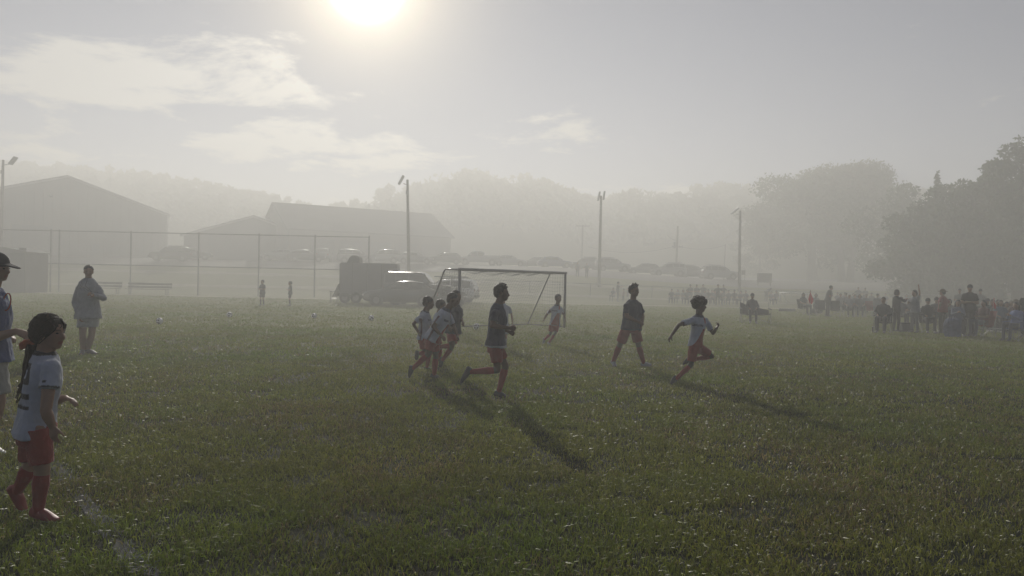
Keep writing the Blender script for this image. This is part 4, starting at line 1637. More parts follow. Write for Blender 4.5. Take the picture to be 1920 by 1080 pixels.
    if hair != 'none':
        solid(mb, 'hair', min(voxel, 0.012), hm if haircol is None else mat('hair_%s' % haircol, {'brown': (0.05, 0.028, 0.016), 'blond': (0.30, 0.21, 0.10), 'grey': (0.3, 0.29, 0.28)}[haircol], 0.5, 0.4, 60, 0.6, 160), root, None, 2 if hair != 'afro' else 1, 0.008 * k if hair in ('short', 'spiky', 'pony') else 0.0, 60)
    if cap == 'cap':
        mb = MB()
        mb.ell(hc + U * 0.030 * k - F * 0.004 * k, (0.108 * k, 0.088 * k, 0.092 * k), ax, 18, 12)
        br = hc + U * 0.030 * k + F * 0.09 * k
        for q in range(7):
            t = q / 6
            mb.ell(br + F * 0.018 * k * q - U * (0.012 + 0.004 * q) * k, (0.022 * k, 0.080 * k * math.sqrt(max(0.05, 1 - (t * 0.92) ** 2)), 0.008 * k), ax, 14, 6)
        solid(mb, 'baseball_cap', min(voxel, 0.010), mat('cap_cloth', (0.02, 0.02, 0.026), 0.85, 0.15, 30), root, None, 2)
    if cap == 'sunhat':
        mb = MB()
        mb.ell(hc + U * 0.055 * k, (0.100 * k, 0.092 * k, 0.075 * k), ax, 18, 10)
        mb.ell(hc + U * 0.030 * k, (0.195 * k, 0.205 * k, 0.018 * k), ax, 22, 6)
        solid(mb, 'sun_hat', min(voxel, 0.014), mat('hat_straw', (0.14, 0.11, 0.07), 0.85, 0.2, 30), root, None, 1)
    root['H'] = H
    return root, sk


def posed(px_sk, d):
    return {k: P(v[0], v[1], d + (v[2] if len(v) > 2 else 0)) for k, v in px_sk.items()}


def ground_under(px, d):
    p = P(px, 600, d)
    return Vector((p.x, d, 0))

# ---- the girl beside the touchline
def girl():
    d = 4.85
    sk = posed({'head': (93, 624, 0.0), 'neck': (84, 663, 0.0), 'sl': (75, 681, 0.125), 'sr': (97, 683, -0.125),
                'er': (86, 771, -0.19), 'wr': (98, 800, -0.16), 'el': (98, 752, 0.20), 'wl': (122, 746, 0.12),
                'hl': (60, 804, 0.075), 'hr': (72, 806, -0.075), 'kr': (79, 880, -0.08), 'ar': (72, 957, -0.08), 'tr': (106, 975, -0.10),
                'kl': (58, 872, 0.09), 'al': (32, 921, 0.10), 'tl': (46, 956, 0.11)}, d)
    c = sk['neck']

    def shirt(p):
        q = p - sk['hr']
        x, z = p.x - c.x, p.z - c.z           # x forward, z down from the neck
        y = p.y - c.y
        if z > -0.006 and (x * x + y * y) < 0.085 ** 2:
            return BLACK
        # red wedge low on the front
        if z < -0.25 and x > 0.175 - 0.50 * (-z - 0.25) and abs(y) < 0.17:
            return RED
        # sleeve cuffs and the small sleeve mark
        dl = (p - sk['sr'])
        axr = (sk['er'] - sk['sr']).normalized()
        t = dl.dot(axr)
        rad = (dl - axr * t).length
        if 0.138 < t < 0.152 and rad < 0.075 and y < -0.09:
            return BLACK
        if abs(t - 0.112) < 0.010 and abs(p.x - sk['sr'].x + 0.004) < 0.014 and y < -0.14:
            return BLACK
        # numeral 2 across the back
        if x < -0.02:
            v, u = z + 0.17, -y - 0.05                # up from the middle of the numeral, towards the camera
            w_, h_, s_ = 0.090, 0.115, 0.019
            if abs(u) < w_ and abs(v) < h_:
                if v > h_ - 2 * s_ or v < -h_ + 2 * s_ or abs(v) < s_:
                    return BLACK
                if (v > 0 and u > w_ - 2 * s_) or (v < 0 and u < -w_ + 2 * s_):
                    return BLACK
            if abs(v + 0.225 - 0.06) < 0.012 and abs(u) < 0.10:
                return BLACK
        return WHITE

    def shoe(p):
        return (0.24, 0.028, 0.028) if p.z > 0.030 else (0.36, 0.34, 0.34)
    r, k = person('girl in white jersey and red socks walking beside the chalk line, long dark ponytail', (sk['ar'].x, d, 0), sk, H=1.36, face=(1, -0.10, -0.02), hs=0.222, skin='tan', build=1.13,
                  voxel=0.0072, shirt=shirt, sleeve=0.50, hem=0.04, shorts=RED, short_len=0.86, legs_long=True, socks=(0.27, 0.024, 0.017), shoe=shoe, hair='none', loose=0.016,
                  hands={'r': {'dir': (0.16, 0, -1), 'pn': (0.2, 1, 0), 'curl': 16}, 'l': {'dir': (0.95, -0.3, -0.15), 'pn': (0, -0.3, -1), 'curl': 24}})
    hd = sk['head']
    F, Lf, U = ortho((1, -0.10, -0.02), (0, 0, 1))
    ax = (F, Lf, U)
    kk = 0.222 / 0.23
    mb = MB()
    hc = hd + U * 0.022 * kk - F * 0.012 * kk
    mb.ell(hc + U * 0.012 * kk - F * 0.014 * kk, (0.105 * kk, 0.090 * kk, 0.100 * kk), ax, 20, 14)
    mb.ell(hc - U * 0.03 * kk - F * 0.05 * kk, (0.070 * kk, 0.080 * kk, 0.080 * kk), ax, 18, 12)
    for a in (-1, 1):
        mb.ell(hc + U * 0.02 * kk + F * 0.045 * kk + Lf * 0.058 * kk * a, (0.045 * kk, 0.026 * kk, 0.045 * kk), ax, 12, 8)
    hm = mat('hair_girl', (0.020, 0.011, 0.008), 0.62, 0.5, 40, 0.7, 140, spec=0.3)
    solid(mb, 'hair', 0.007, hm, r, None, 2, 0.006, 55)
    # combed strands running back over the skull to the tie, then the wavy ponytail
    tie = P(60, 646, d - 0.01)
    rng = np.random.default_rng(3)
    mb = MB()
    cen = hc - F * 0.006
    for i in range(420):
        a = rng.uniform(-1.5, 1.5)
        e = rng.uniform(0.05, 1.25)
        st = F * math.cos(e) * math.cos(a * .55) * rng.uniform(.75, 1) + Lf * math.sin(a) * rng.uniform(.7, 1) + U * math.sin(e) * 1.1
        st.normalize()
        en = (tie - cen).normalized()
        if st.dot(F) > 0.72 and st.dot(U) < 0.55:
            continue
        pts, rr = [], []
        wob = rng.uniform(-.004, .005)
        for j in range(8):
            t = j / 7
            v = st.lerp(en, t)
            v.normalize()
            rad = 0.104 + wob + 0.006 * math.sin(t * 3.1)
            p = cen + F * v.dot(F) * (rad + .002) * kk + Lf * v.dot(Lf) * (rad - .010) * kk + U * v.dot(U) * (rad - .002) * kk
            pts.append(p)
            rr.append(0.0030 * (1 - .45 * abs(2 * t - 1)))
        mb.tube(pts, rr, 4)
    mb.build('hair_strands', hm, r, smooth=True)
    mb = MB()
    for i in range(46):
        a = rng.uniform(0, 6.28)
        q = rng.uniform(0, 1) ** 0.5
        o = Vector((math.cos(a), math.sin(a), 0)) * q
        ph = rng.uniform(0, 6.28)
        ln = rng.uniform(0.75, 1.08)
        pts, rr = [], []
        for j in range(9):
            t = j / 8
            cpt = tie.lerp(P(38, 748, d - 0.03), t * ln) + Vector((0.035 * math.sin(t * 3.0), 0, 0.0))
            wd = 0.016 + 0.034 * math.sin(min(1, t * 1.25 + 0.12) * math.pi * 0.8)
            pts.append(cpt + Vector((o.x * wd, o.y * wd, 0)) + Vector((0.006 * math.sin(ph + t * 9), 0.006 * math.cos(ph + t * 8), 0)))
            rr.append(0.0085 * (1 - 0.75 * t) + 0.0012)
        mb.tube(pts, rr, 5)
    mb.build('ponytail', hm, r, smooth=True)
    # flyaway hairs along crown and nape
    mb = MB()
    for i in range(70):
        a = rng.uniform(0.2, 2.9)
        yy = rng.uniform(-0.07, 0.07)
        v = F * math.cos(a) + U * math.sin(a)
        p = hc + v * 0.098 * kk + Lf * yy - F * 0.008
        e = p + (v + Vector(rng.normal(size=3)) * 0.5).normalized() * rng.uniform(0.006, 0.028) - F * rng.uniform(0, 0.02)
        mb.tube([p, p.lerp(e, 0.6) + U * 0.002, e], [0.0011, 0.0008, 0.0004], 4)
    mb.build('loose_hairs', mat('hair_wisp', (0.10, 0.05, 0.025), 0.4, 0.3, 40), r)
    # scrunchie bow
    mb = MB()
    mb.ell(tie + Vector((0.006, 0, 0.01)), (0.022, 0.026, 0.024), None, 12, 8)
    for s in (1, -1):
        for q in (0, 1):
            mb.chain([tie, tie + Vector((-0.03 - 0.012 * q, s * (0.02 + 0.022 * q), 0.022 - 0.02 * q)), tie + Vector((-0.045 + 0.03 * q, s * 0.035, -0.02 + 0.045 * q)), tie], [0.009, 0.016, 0.014, 0.009], 8)
    solid(mb, 'hair_bow', 0.006, mat('bow_orange', (0.40, 0.09, 0.03), 0.7, 0.2, 30), r, None, 1)


girl()


def cap_man():
    d = 6.7
    sk = posed({'head': (-4, 503, 0.0), 'neck': (-16, 545, 0.0), 'sl': (-20, 566, 0.19), 'sr': (-24, 568, -0.19),
                'er': (-22, 636, -0.23), 'wr': (32, 621, -0.16), 'el': (-30, 636, 0.25), 'wl': (8, 628, 0.2),
                'hl': (-18, 672, 0.09), 'hr': (-18, 672, -0.09), 'kr': (-3, 752, -0.10), 'ar': (-26, 834, -0.1), 'tr': (8, 852, -0.12),
                'kl': (-36, 750, 0.1), 'al': (-66, 826, 0.1), 'tl': (-38, 846, 0.1)}, d)

    r, k = person('adult in dark cap and blue shirt reaching towards the hair bow of the girl', (sk['ar'].x, d, 0), sk, H=1.82, face=(1, -0.06, -0.06), hs=0.235, skin='tan', build=1.08,
                  voxel=0.0085, shirt=(0.055, 0.085, 0.21), sleeve=0.85, hem=0.02, shorts=(0.34, 0.33, 0.30), short_len=0.86, socks=None, shoe=(0.5, 0.5, 0.5), hair='short', cap='cap', loose=0.028,
                  hands={'r': {'dir': (0.93, -0.05, -0.36), 'pn': (-0.2, 0.5, -0.75), 'curl': 22, 'thumb': 30}, 'l': {'dir': (1, -0.2, -0.15), 'pn': (0, -0.3, -1), 'curl': 30}})
    # beard shadow is left to the skin tone; sunglasses hang from the neck strap
    c = P(13, 566, d - 0.06)
    mb = MB()
    pts = []
    for i in range(15):
        a = i / 14 * 2 * math.pi
        pts.append(c + Vector((0.032 * math.cos(a), 0.02 * math.sin(a), 0.075 * math.sin(a) - 0.01 * math.cos(a))))
    mb.tube(pts, 0.0065, 6, cap=False)
    g = mb.build('sunglasses', mat('glasses_red', (0.28, 0.03, 0.02), 0.25, 0.1, 10), None, smooth=True)
    g.data.transform(Matrix.Translation(-c))
    g.location = c
    tag(g, 'red and black sunglasses hanging on the chest of the man in the cap', 'sunglasses')
    # chalky mark on the cap's side
    F, Lf, U = ortho((1, -0.06, -0.06), (0, 0, 1))
    p = sk['head'] + U * 0.052 - F * 0.005 - Lf * 0.088
    MB().ell(p, (0.018, 0.006, 0.014), (F, Lf, U), 10, 6).build('cap_badge', mat('badge_grey', (0.35, 0.35, 0.35), 0.7), r, smooth=True)


cap_man()


def whistle_man():
    d = 14.7
    sk = posed({'head': (166, 509.5, 0.0), 'neck': (166, 524, 0.03), 'sl': (185, 538, 0.05), 'sr': (147, 538, 0.0),
                'er': (140, 567, -0.02), 'wr': (148, 593, -0.1), 'el': (194, 559, -0.05), 'wl': (176, 553, -0.27),
                'hl': (175, 590, 0.03), 'hr': (156, 590, 0.0), 'kr': (155, 628, -0.05), 'ar': (155, 657, 0.02), 'tr': (152, 664, -0.2),
                'kl': (172, 628, 0.0), 'al': (165, 656, 0.08), 'tl': (180, 663, -0.1)}, d)
    r, k = person('man in grey long sleeve top and pale shorts standing alone before the benches', (sk['ar'].x + 0.1, d, 0), sk, H=1.82, face=(0.5, -1, -0.05), hs=0.24, skin='tan', build=1.09,
                  voxel=0.011, shirt=(0.30, 0.31, 0.34), long_sleeve=True, hem=0.08, shorts=(0.36, 0.36, 0.37), short_len=0.62, socks=None, shoe=(0.06, 0.06, 0.07), hair='short', loose=0.035,
                  hands={'l': {'curl': 55, 'pn': (-0.4, 0.6, -0.5)}, 'r': {'curl': 25}})
    w_ = P(172, 551, d - 0.33)
    mb = MB()
    for s in (1, -1):
        mb.tube([k['neck'] + Vector((0.05 * s, -0.13, -0.0)), k['neck'] + Vector((0.045 * s, -0.19, -0.12)), w_ + Vector((0.01 * s, 0, 0.03))], 0.004, 5)
    mb.ell(w_, (0.02, 0.014, 0.018))
    o = mb.build('whistle_lanyard', mat('lanyard', (0.02, 0.02, 0.02), 0.6), None)
    o.data.transform(Matrix.Translation(-w_))
    o.location = w_
    tag(o, 'dark whistle on a lanyard held by the man in grey', 'whistle')


whistle_man()


def jersey(sk, fx=1.0, red=True):
    """white jersey with a red panel low on the front and chest marks; fx: +1 front faces picture right"""
    nk = sk['neck']
    pel = (sk['hl'] + sk['hr']) / 2
    up = (nk - pel).normalized()
    lat = (sk['sl'] - sk['sr']).normalized()
    fw = lat.cross(up).normalized()
    L = (nk - pel).length
    sh = (sk['sl'] - sk['sr']).length

    def f(p):
        q = p - pel
        t, l, a = q.dot(up) / L, q.dot(lat) / sh, q.dot(fw)
        if t > 0.95 and abs(l) < 0.28:
            return (0.06, 0.06, 0.09)
        if a > 0.0:
            if red and t < 0.60 and l > -0.42 + 0.9 * max(0, t) and l < 0.36 and t > -0.05:
                return RED
            if 0.66 < t < 0.73 and -0.34 < l < 0.12:
                return (0.10, 0.11, 0.16)
            if t > 0.78 and 0.22 < l < 0.36:
                return (0.30, 0.07, 0.06)
        if abs(l) > 0.40 and abs(a) < 0.018 and t < 0.75:
            return (0.12, 0.05, 0.07)
        return WHITE
    return f


def polo_boy():
    d = 10.3
    sk = posed({'head': (941, 549.5, 0.0), 'neck': (934, 571, 0.0), 'sl': (935, 583, 0.15), 'sr': (929, 585, -0.15),
                'er': (922, 611, -0.20), 'wr': (956, 615, -0.17), 'el': (931, 610, 0.20), 'wl': (955, 622, 0.13),
                'hl': (929, 646, 0.08), 'hr': (929, 646, -0.08), 'kl': (948, 686, 0.08), 'al': (935, 736, 0.08), 'tl': (952, 744.5, 0.08),
                'kr': (933, 694, -0.08), 'ar': (880, 697, -0.08), 'tr': (865, 717, -0.08)}, d)

    def shirt(p):
        t = (p - sk['neck']).z
        for sd in 'lr':
            dl = p - sk['s' + sd]
            ax = (sk['e' + sd] - sk['s' + sd]).normalized()
            tt = dl.dot(ax)
            if 0.128 < tt < 0.145 and (dl - ax * tt).length < 0.075:
                return (0.5, 0.5, 0.52)
        h = p.z - sk['hr'].z
        if h < -0.012:
            return (0.5, 0.5, 0.52)
        return NAVY
    person('boy in navy polo and red shorts running, the largest runner', (sk['al'].x, d, 0), sk, H=1.58, face=(1, -0.02, 0.0), hs=0.225, skin='brown', build=1.0, voxel=0.009,
           shirt=shirt, sleeve=0.66, hem=0.03, shorts=(0.27, 0.026, 0.020), short_len=0.70, socks=(0.30, 0.03, 0.022), shoe=(0.03, 0.03, 0.034), hair='spiky', loose=0.028,
           hands={'r': {'curl': 78, 'pn': (0, 1, -0.2)}, 'l': {'curl': 78, 'pn': (0, -1, -0.2)}})


polo_boy()


def runner():
    d = 12.0
    sk = posed({'head': (1312, 572.5, 0.0), 'neck': (1311, 592, 0.0), 'sl': (1324, 599, 0.10), 'sr': (1296, 599, -0.10),
                'er': (1273, 609, -0.20), 'wr': (1259, 629, -0.20), 'el': (1337, 625, 0.05), 'wl': (1344, 615, -0.08),
                'hl': (1307, 650, 0.06), 'hr': (1300, 651, -0.07), 'kl': (1335, 668, 0.10), 'al': (1293, 675, 0.12), 'tl': (1281, 683, 0.12),
                'kr': (1296, 684, -0.07), 'ar': (1266, 712, -0.06), 'tr': (1259, 719.5, -0.06)}, d)
    person('sprinting child with round afro hair, white and red jersey, one knee lifted', (sk['ar'].x, d, 0), sk, H=1.46, face=(1, -0.12, -0.05), hs=0.222, skin='dark', build=0.92, voxel=0.009,
           shirt=jersey(sk), sleeve=0.72, hem=0.0, shorts=RED, short_len=0.80, socks=RED, shoe=(0.02, 0.02, 0.022), hair='afro', loose=0.018,
           hands={'l': {'curl': 70, 'dir': (0.5, -0.2, 0.9), 'pn': (-0.9, 0, 0.5)}, 'r': {'curl': 30}})


runner()


def walker():
    d = 14.4
    sk = posed({'head': (1189, 545, 0.0), 'neck': (1187, 564, 0.02), 'sl': (1200, 571, 0.06), 'sr': (1174, 572, -0.09),
                'er': (1175, 593, -0.14), 'wr': (1196, 603, -0.22), 'el': (1205, 593, 0.05), 'wl': (1202, 612, -0.02),
                'hl': (1191, 614, 0.06), 'hr': (1176, 614, -0.04), 'kl': (1197, 646, 0.02), 'al': (1207, 681, 0.03), 'tl': (1221, 684, -0.02),
                'kr': (1162, 646, 0.02), 'ar': (1150, 678, 0.10), 'tr': (1154, 686, 0.0)}, d)
    person('boy in dark polo and long red shorts striding behind the afro-haired runner', (sk['al'].x, d, 0), sk, H=1.62, face=(0.75, -0.7, -0.04), hs=0.232, skin='brown', build=1.12, voxel=0.010,
           shirt=NAVY, sleeve=0.70, hem=0.05, shorts=(0.24, 0.024, 0.019), short_len=0.86, socks=(0.21, 0.028, 0.02), shoe=(0.22, 0.22, 0.24), hair='spiky', loose=0.030,
           hands={'r': {'curl': 30}, 'l': {'curl': 25}})


walker()


def cluster():
    d = 12.1
    sk = posed({'head': (850, 563, 0.0), 'neck': (838, 580, 0.0), 'sl': (842, 590, 0.13), 'sr': (829, 589, -0.13),
                'er': (812, 612, -0.20), 'wr': (828, 630, -0.22), 'el': (851, 612, 0.16), 'wl': (858, 630, 0.05),
                'hl': (812, 636, 0.08), 'hr': (810, 636, -0.08), 'kl': (817, 668, 0.09), 'al': (814, 704, 0.09), 'tl': (828, 711, 0.08),
                'kr': (803, 664, -0.08), 'ar': (773, 692, -0.07), 'tr': (768, 707, -0.07)}, d)
    person('child in white jersey bent forward mid-stride, front of the running cluster', (sk['al'].x, d, 0), sk, H=1.5, face=(1, -0.25, -0.28), hs=0.225, skin='brown', build=1.02, voxel=0.010, up=(0.3, 0, 1),
           shirt=jersey(sk), sleeve=0.74, hem=0.03, shorts=RED, short_len=0.72, socks=RED, shoe=(0.03, 0.03, 0.034), hair='short', loose=0.024,
           hands={'r': {'curl': 50}, 'l': {'curl': 50}})
    d = 13.4
    sk = posed({'head': (804, 568, 0.0), 'neck': (797, 584, 0.0), 'sl': (801, 592, 0.14), 'sr': (790, 592, -0.14),
                'er': (775, 607, -0.20), 'wr': (785, 624, -0.14), 'el': (812, 612, 0.2), 'wl': (822, 604, 0.1),
                'hl': (795, 634, 0.08), 'hr': (793, 634, -0.08), 'kl': (806, 660, 0.08), 'al': (800, 690, 0.09), 'tl': (813, 693, 0.08),
                'kr': (796, 662, -0.08), 'ar': (783, 663, -0.22), 'tr': (781, 674, -0.25)}, d)
    person('child in white jersey with one elbow swung back, rearmost of the running cluster', (sk['al'].x, d, 0), sk, H=1.38, face=(0.9, 0.4, -0.1), hs=0.225, skin='brown', build=0.98, voxel=0.011,
           shirt=jersey(sk), sleeve=0.7, hem=0.03, shorts=RED, short_len=0.72, socks=RED, shoe=(0.03, 0.03, 0.03), hair='short', loose=0.024, hands={'r': {'curl': 60}, 'l': {'curl': 60}})
    d = 14.6
    sk = posed({'head': (828, 573, 0.0), 'neck': (822, 588, 0.0), 'sl': (826, 596, 0.13), 'sr': (817, 596, -0.13),
                'er': (808, 615, -0.18), 'wr': (822, 622, -0.2), 'el': (822, 615, 0.2), 'wl': (834, 612, 0.12),
                'hl': (818, 632, 0.08), 'hr': (816, 632, -0.08), 'kl': (826, 652, 0.08), 'al': (824, 674, 0.09), 'tl': (834, 678, 0.08),
                'kr': (816, 654, -0.08), 'ar': (803, 668, -0.07), 'tr': (799, 676, -0.07)}, d)
    person('child almost hidden behind the bent runner, only dark hair showing', (sk['al'].x, d, 0), sk, H=1.3, face=(0.9, 0.2, -0.1), hs=0.225, skin='brown', build=0.98, voxel=0.012,
           shirt=WHITE, sleeve=0.7, hem=0.03, shorts=RED, short_len=0.72, socks=RED, shoe=(0.03, 0.03, 0.03), hair='short', loose=0.024, hands={'r': {'curl': 60}, 'l': {'curl': 60}})
    d = 13.2
    sk = posed({'head': (856, 557, 0.0), 'neck': (854, 573, 0.0), 'sl': (863, 580, 0.10), 'sr': (846, 580, -0.08),
                'er': (838, 597, -0.14), 'wr': (842, 612, -0.2), 'el': (864, 596, 0.10), 'wl': (867, 603, -0.05),
                'hl': (853, 622, 0.07), 'hr': (846, 622, -0.05), 'kl': (847, 651, -0.02), 'al': (829, 676, 0.12), 'tl': (826, 688, 0.14),
                'kr': (848, 648, -0.14), 'ar': (824, 650, -0.02), 'tr': (820, 662, 0.02)}, d)
    person('child in dark shirt and red shorts running behind the bent runner', (sk['al'].x, d, 0), sk, H=1.5, face=(0.7, -0.7, -0.1), hs=0.225, skin='brown', build=1.0, voxel=0.011,
           shirt=(0.035, 0.038, 0.06), sleeve=0.7, hem=0.03, shorts=RED, short_len=0.75, socks=RED, shoe=(0.05, 0.05, 0.05), hair='short', loose=0.024, hands={'r': {'curl': 50}, 'l': {'curl': 35}})


cluster()


def goal_kids():
    d = 19.4
    sk = posed({'head': (1047, 560, 0.0), 'neck': (1045, 572, 0.02), 'sl': (1054, 579, 0.04), 'sr': (1034, 578, 0.0),
                'er': (1025, 590, 0.08), 'wr': (1020, 599, 0.02), 'el': (1058, 591, 0.1), 'wl': (1060, 599, 0.0),
                'hl': (1045, 608, 0.03), 'hr': (1035, 608, 0.0), 'kl': (1040, 626, -0.08), 'al': (1029, 643, 0.02), 'tl': (1030, 648, -0.12),
                'kr': (1032, 626, 0.0), 'ar': (1021, 637, 0.16), 'tr': (1019, 645, 0.2)}, d)
    person('child in white jersey running out in front of the far goal post', (sk['al'].x, d, 0), sk, H=1.36, face=(0.4, -0.9, -0.05), hs=0.222, skin='brown', build=0.95, voxel=0.013,
           shirt=jersey(sk), sleeve=0.75, hem=0.03, shorts=RED, short_len=0.75, socks=RED, shoe=(0.2, 0.2, 0.2), hair='short', loose=0.022, lite=False)
    d = 18.2
    sk = posed({'head': (944, 556, 0.0), 'neck': (943, 570, 0.02), 'sl': (955, 576, 0.05), 'sr': (931, 576, 0.0),
                'er': (926, 592, 0.08), 'wr': (929, 606, 0.0), 'el': (959, 590, 0.1), 'wl': (961, 604, 0.0),
                'hl': (948, 612, 0.03), 'hr': (938, 612, 0.0), 'kl': (948, 632, -0.04), 'al': (947, 649, 0.02), 'tl': (949, 653, -0.15),
                'kr': (938, 632, -0.04), 'ar': (938, 649, 0.02), 'tr': (936, 653, -0.15)}, d)
    person('child in white top nearly hidden behind the boy in the navy polo', (sk['al'].x, d, 0), sk, H=1.38, face=(0.1, -1, -0.05), hs=0.222, skin='light', build=0.95, voxel=0.014,
           shirt=WHITE, sleeve=0.75, hem=0.03, shorts=(0.3, 0.3, 0.32), short_len=0.75, socks=(0.5, 0.5, 0.5), shoe=(0.2, 0.2, 0.2), hair='short', loose=0.022)


goal_kids()

# ------------------------------------------------------------------ camp chairs and spectators
CHAIRF = {n: mat('chair_cloth_' + n, c, 0.85, 0.12, 12) for n, c in {'dark': (0.035, 0.036, 0.045), 'red': (0.20, 0.025, 0.025), 'blue': (0.05, 0.09, 0.25), 'green': (0.03, 0.06, 0.05), 'grey': (0.12, 0.12, 0.13)}.items()}


def make_chair(cloth, w_=0.56, label='', group='folding camp chairs along the touchline', slope=0.0):
    """camp chair at the origin facing +x"""
    root = thing('camp_chair', label, 'camp chair', (0, 0, 0), group)
    cm = CHAIRF[cloth]
    h = w_ / 2
    mb = MB()
    n = 5
    for i in range(n):
        q = []
        for j in (i, i + 1):
            y = -h + 2 * h * j / n
            sag = -.05 * math.cos(math.pi * y / (2 * h))
            q.append((y, sag))
        mb.prism([(.26, q[0][0], .44 + q[0][1]), (-.2, q[0][0], .38 + q[0][1]), (-.2, q[1][0], .38 + q[1][1]), (.26, q[1][0], .44 + q[1][1])], (0, 0, .012))
    mb.build('seat', cm, root)
    mb = MB()
    for i in range(n):
        q = []
        for j in (i, i + 1):
            y = -h + 2 * h * j / n
            bow = -.06 * math.cos(math.pi * y / (2 * h))
            q.append((y, bow))
        mb.prism([(-.2 + q[0][1], q[0][0], .36), (-.2 + q[1][1], q[1][0], .36), (-.34 + q[1][1], q[1][0], .93 - slope * (q[1][0] / h * .5 + .5) ** .7), (-.34 + q[0][1], q[0][0], .93 - slope * (q[0][0] / h * .5 + .5) ** .7)], (-.012, 0, 0))
    mb.build('backrest', cm, root)
    for s in (-1, 1):
        MB().prism([(.26, s * h - .04, .62), (.26, s * h + .04, .62), (-.26, s * h + .04, .66), (-.26, s * h - .04, .66)], (0, 0, .015)).build('armrest', cm, root)
        MB().tube([(.27, s * h, 0), (.25, s * h, .63)], .011, 6).build('leg', GALV, root)
        MB().tube([(-.3, s * h, 0), (-.22, s * h, .45), (-.35, s * h, .95)], .011, 6).build('leg', GALV, root)
        MB().tube([(.27, s * h, .03), (-.22, s * h, .42)], .009, 6).build('brace', GALV, root)
        MB().tube([(-.3, s * h, .03), (.25, s * h, .42)], .009, 6).build('brace', GALV, root)
    for x in (.27, -.3):
        MB().tube([(x, -h, .03), (x * .9, h, .42)], .009, 6).build('brace', GALV, root)
        MB().tube([(x, h, .03), (x * .9, -h, .42)], .009, 6).build('brace', GALV, root)
    return root


def stand_sk(H, arms='down', lean=0.0):
    """standing figure at the origin facing +x; left is +y"""
    s = H / 1.75
    v = lambda x, y, z: Vector((x * s, y * s, z * s))
    k = dict(head=v(.03 + lean * .6, 0, 1.635), neck=v(-.01 + lean * .5, 0, 1.475), sl=v(0 + lean * .45, .18, 1.42), sr=v(0 + lean * .45, -.18, 1.42), hl=v(0, .085, .93), hr=v(0, -.085, .93),
             kl=v(.03, .10, .50), kr=v(.05, -.11, .50), al=v(-.02, .11, .09), ar=v(.0, -.13, .09), tl=v(.16, .13, .03), tr=v(.18, -.16, .03))
    k['el'], k['wl'] = v(-.03 + lean * .3, .25, 1.13), v(.08 + lean * .3, .24, .88)
    k['er'], k['wr'] = v(-.03 + lean * .3, -.25, 1.13), v(.08 + lean * .3, -.24, .88)
    if arms == 'phone':
        for a, s_ in (('l', 1), ('r', -1)):
            k['e' + a], k['w' + a] = v(.22, .2 * s_, 1.27), v(.45, .06 * s_, 1.36)
    if arms == 'cross':
        for a, s_ in (('l', 1), ('r', -1)):
            k['e' + a], k['w' + a] = v(.05, .235 * s_, 1.13), v(.19, -.06 * s_, 1.17)
    if arms == 'wave':
        k['el'], k['wl'] = v(.10, .28, 1.62), v(.12, .24, 1.88)
        k['er'], k['wr'] = v(.15, -.24, 1.2), v(.32, -.08, 1.25)
    if arms == 'hip':
        for a, s_ in (('l', 1), ('r', -1)):
            k['e' + a], k['w' + a] = v(-.10, .36 * s_, 1.17), v(.02, .2 * s_, 1.0)
    if arms == 'stoop':
        k.update(head=v(.58, 0, 1.24), neck=v(.44, 0, 1.22), sl=v(.40, .18, 1.18), sr=v(.40, -.18, 1.18))
        for a, s_ in (('l', 1), ('r', -1)):
            k['e' + a], k['w' + a] = v(.46, .2 * s_, .9), v(.5, .14 * s_, .62)
    return k


def sit_sk(H, arms='lap', leanf=0.0, seat=0.46):
    s = H / 1.75
    v = lambda x, y, z: Vector((x * s, y * s, z * s))
    z0 = seat / s + .06
    k = dict(head=v(-.06 + leanf * .8, 0, z0 + .70), neck=v(-.12 + leanf * .62, 0, z0 + .545), sl=v(-.10 + leanf * .55, .18, z0 + .49), sr=v(-.10 + leanf * .55, -.18, z0 + .49), hl=v(-.02, .09, z0), hr=v(-.02, -.09, z0),
             kl=v(.42, .13, z0 + .04), kr=v(.42, -.13, z0 + .04), al=v(.46, .13, .09), ar=v(.44, -.12, .09), tl=v(.63, .15, .035), tr=v(.61, -.14, .035))
    for a, s_ in (('l', 1), ('r', -1)):
        k['e' + a], k['w' + a] = v(-.02 + leanf * .3, .27 * s_, z0 + .22), v(.22, .16 * s_, z0 + .16)
        if arms == 'phone':
            k['e' + a], k['w' + a] = v(.12, .2 * s_, z0 + .26), v(.32, .05 * s_, z0 + .36)
        if arms == 'fold':
            k['e' + a], k['w' + a] = v(.04, .25 * s_, z0 + .2), v(.2, -.02 * s_, z0 + .22)
    return k


def figure(label, sk, H, px, d, yaw, group, z=0.0, voxel=0.027, **kw):
    base = dict(face=(1, 0, 0), hs=0.235, skin='tan', voxel=voxel, lite=True, detail=voxel < 0.02, loose=0.03, socks=None, trousers=True, shorts=(0.03, 0.032, 0.045), shoe=(0.1, 0.1, 0.1), shirt=(0.06, 0.06, 0.07), sleeve=0.7, hem=0.08)
    base.update(kw)
    r, _ = person(label, (0, 0, 0), sk, H=H, group=group, **base)
    x = P(px, 560, d).x
    r.location = (x, d, gz(x, d) + z)
    r.rotation_euler = (0, 0, R(yaw))
    return r


def chair_at(label, cloth, px, d, yaw, w_=0.56, slope=0.0):
    c = make_chair(cloth, w_, label, slope=slope)
    x = P(px, 560, d).x
    c.location = (x, d, 0)
    c.rotation_euler = (0, 0, R(yaw))
    return c


def dist(px, row):
    return G(px, row).y


GR = 'spectators at the near touchline group'
GM = 'spectators at the middle touchline group'
V1 = 0.0195
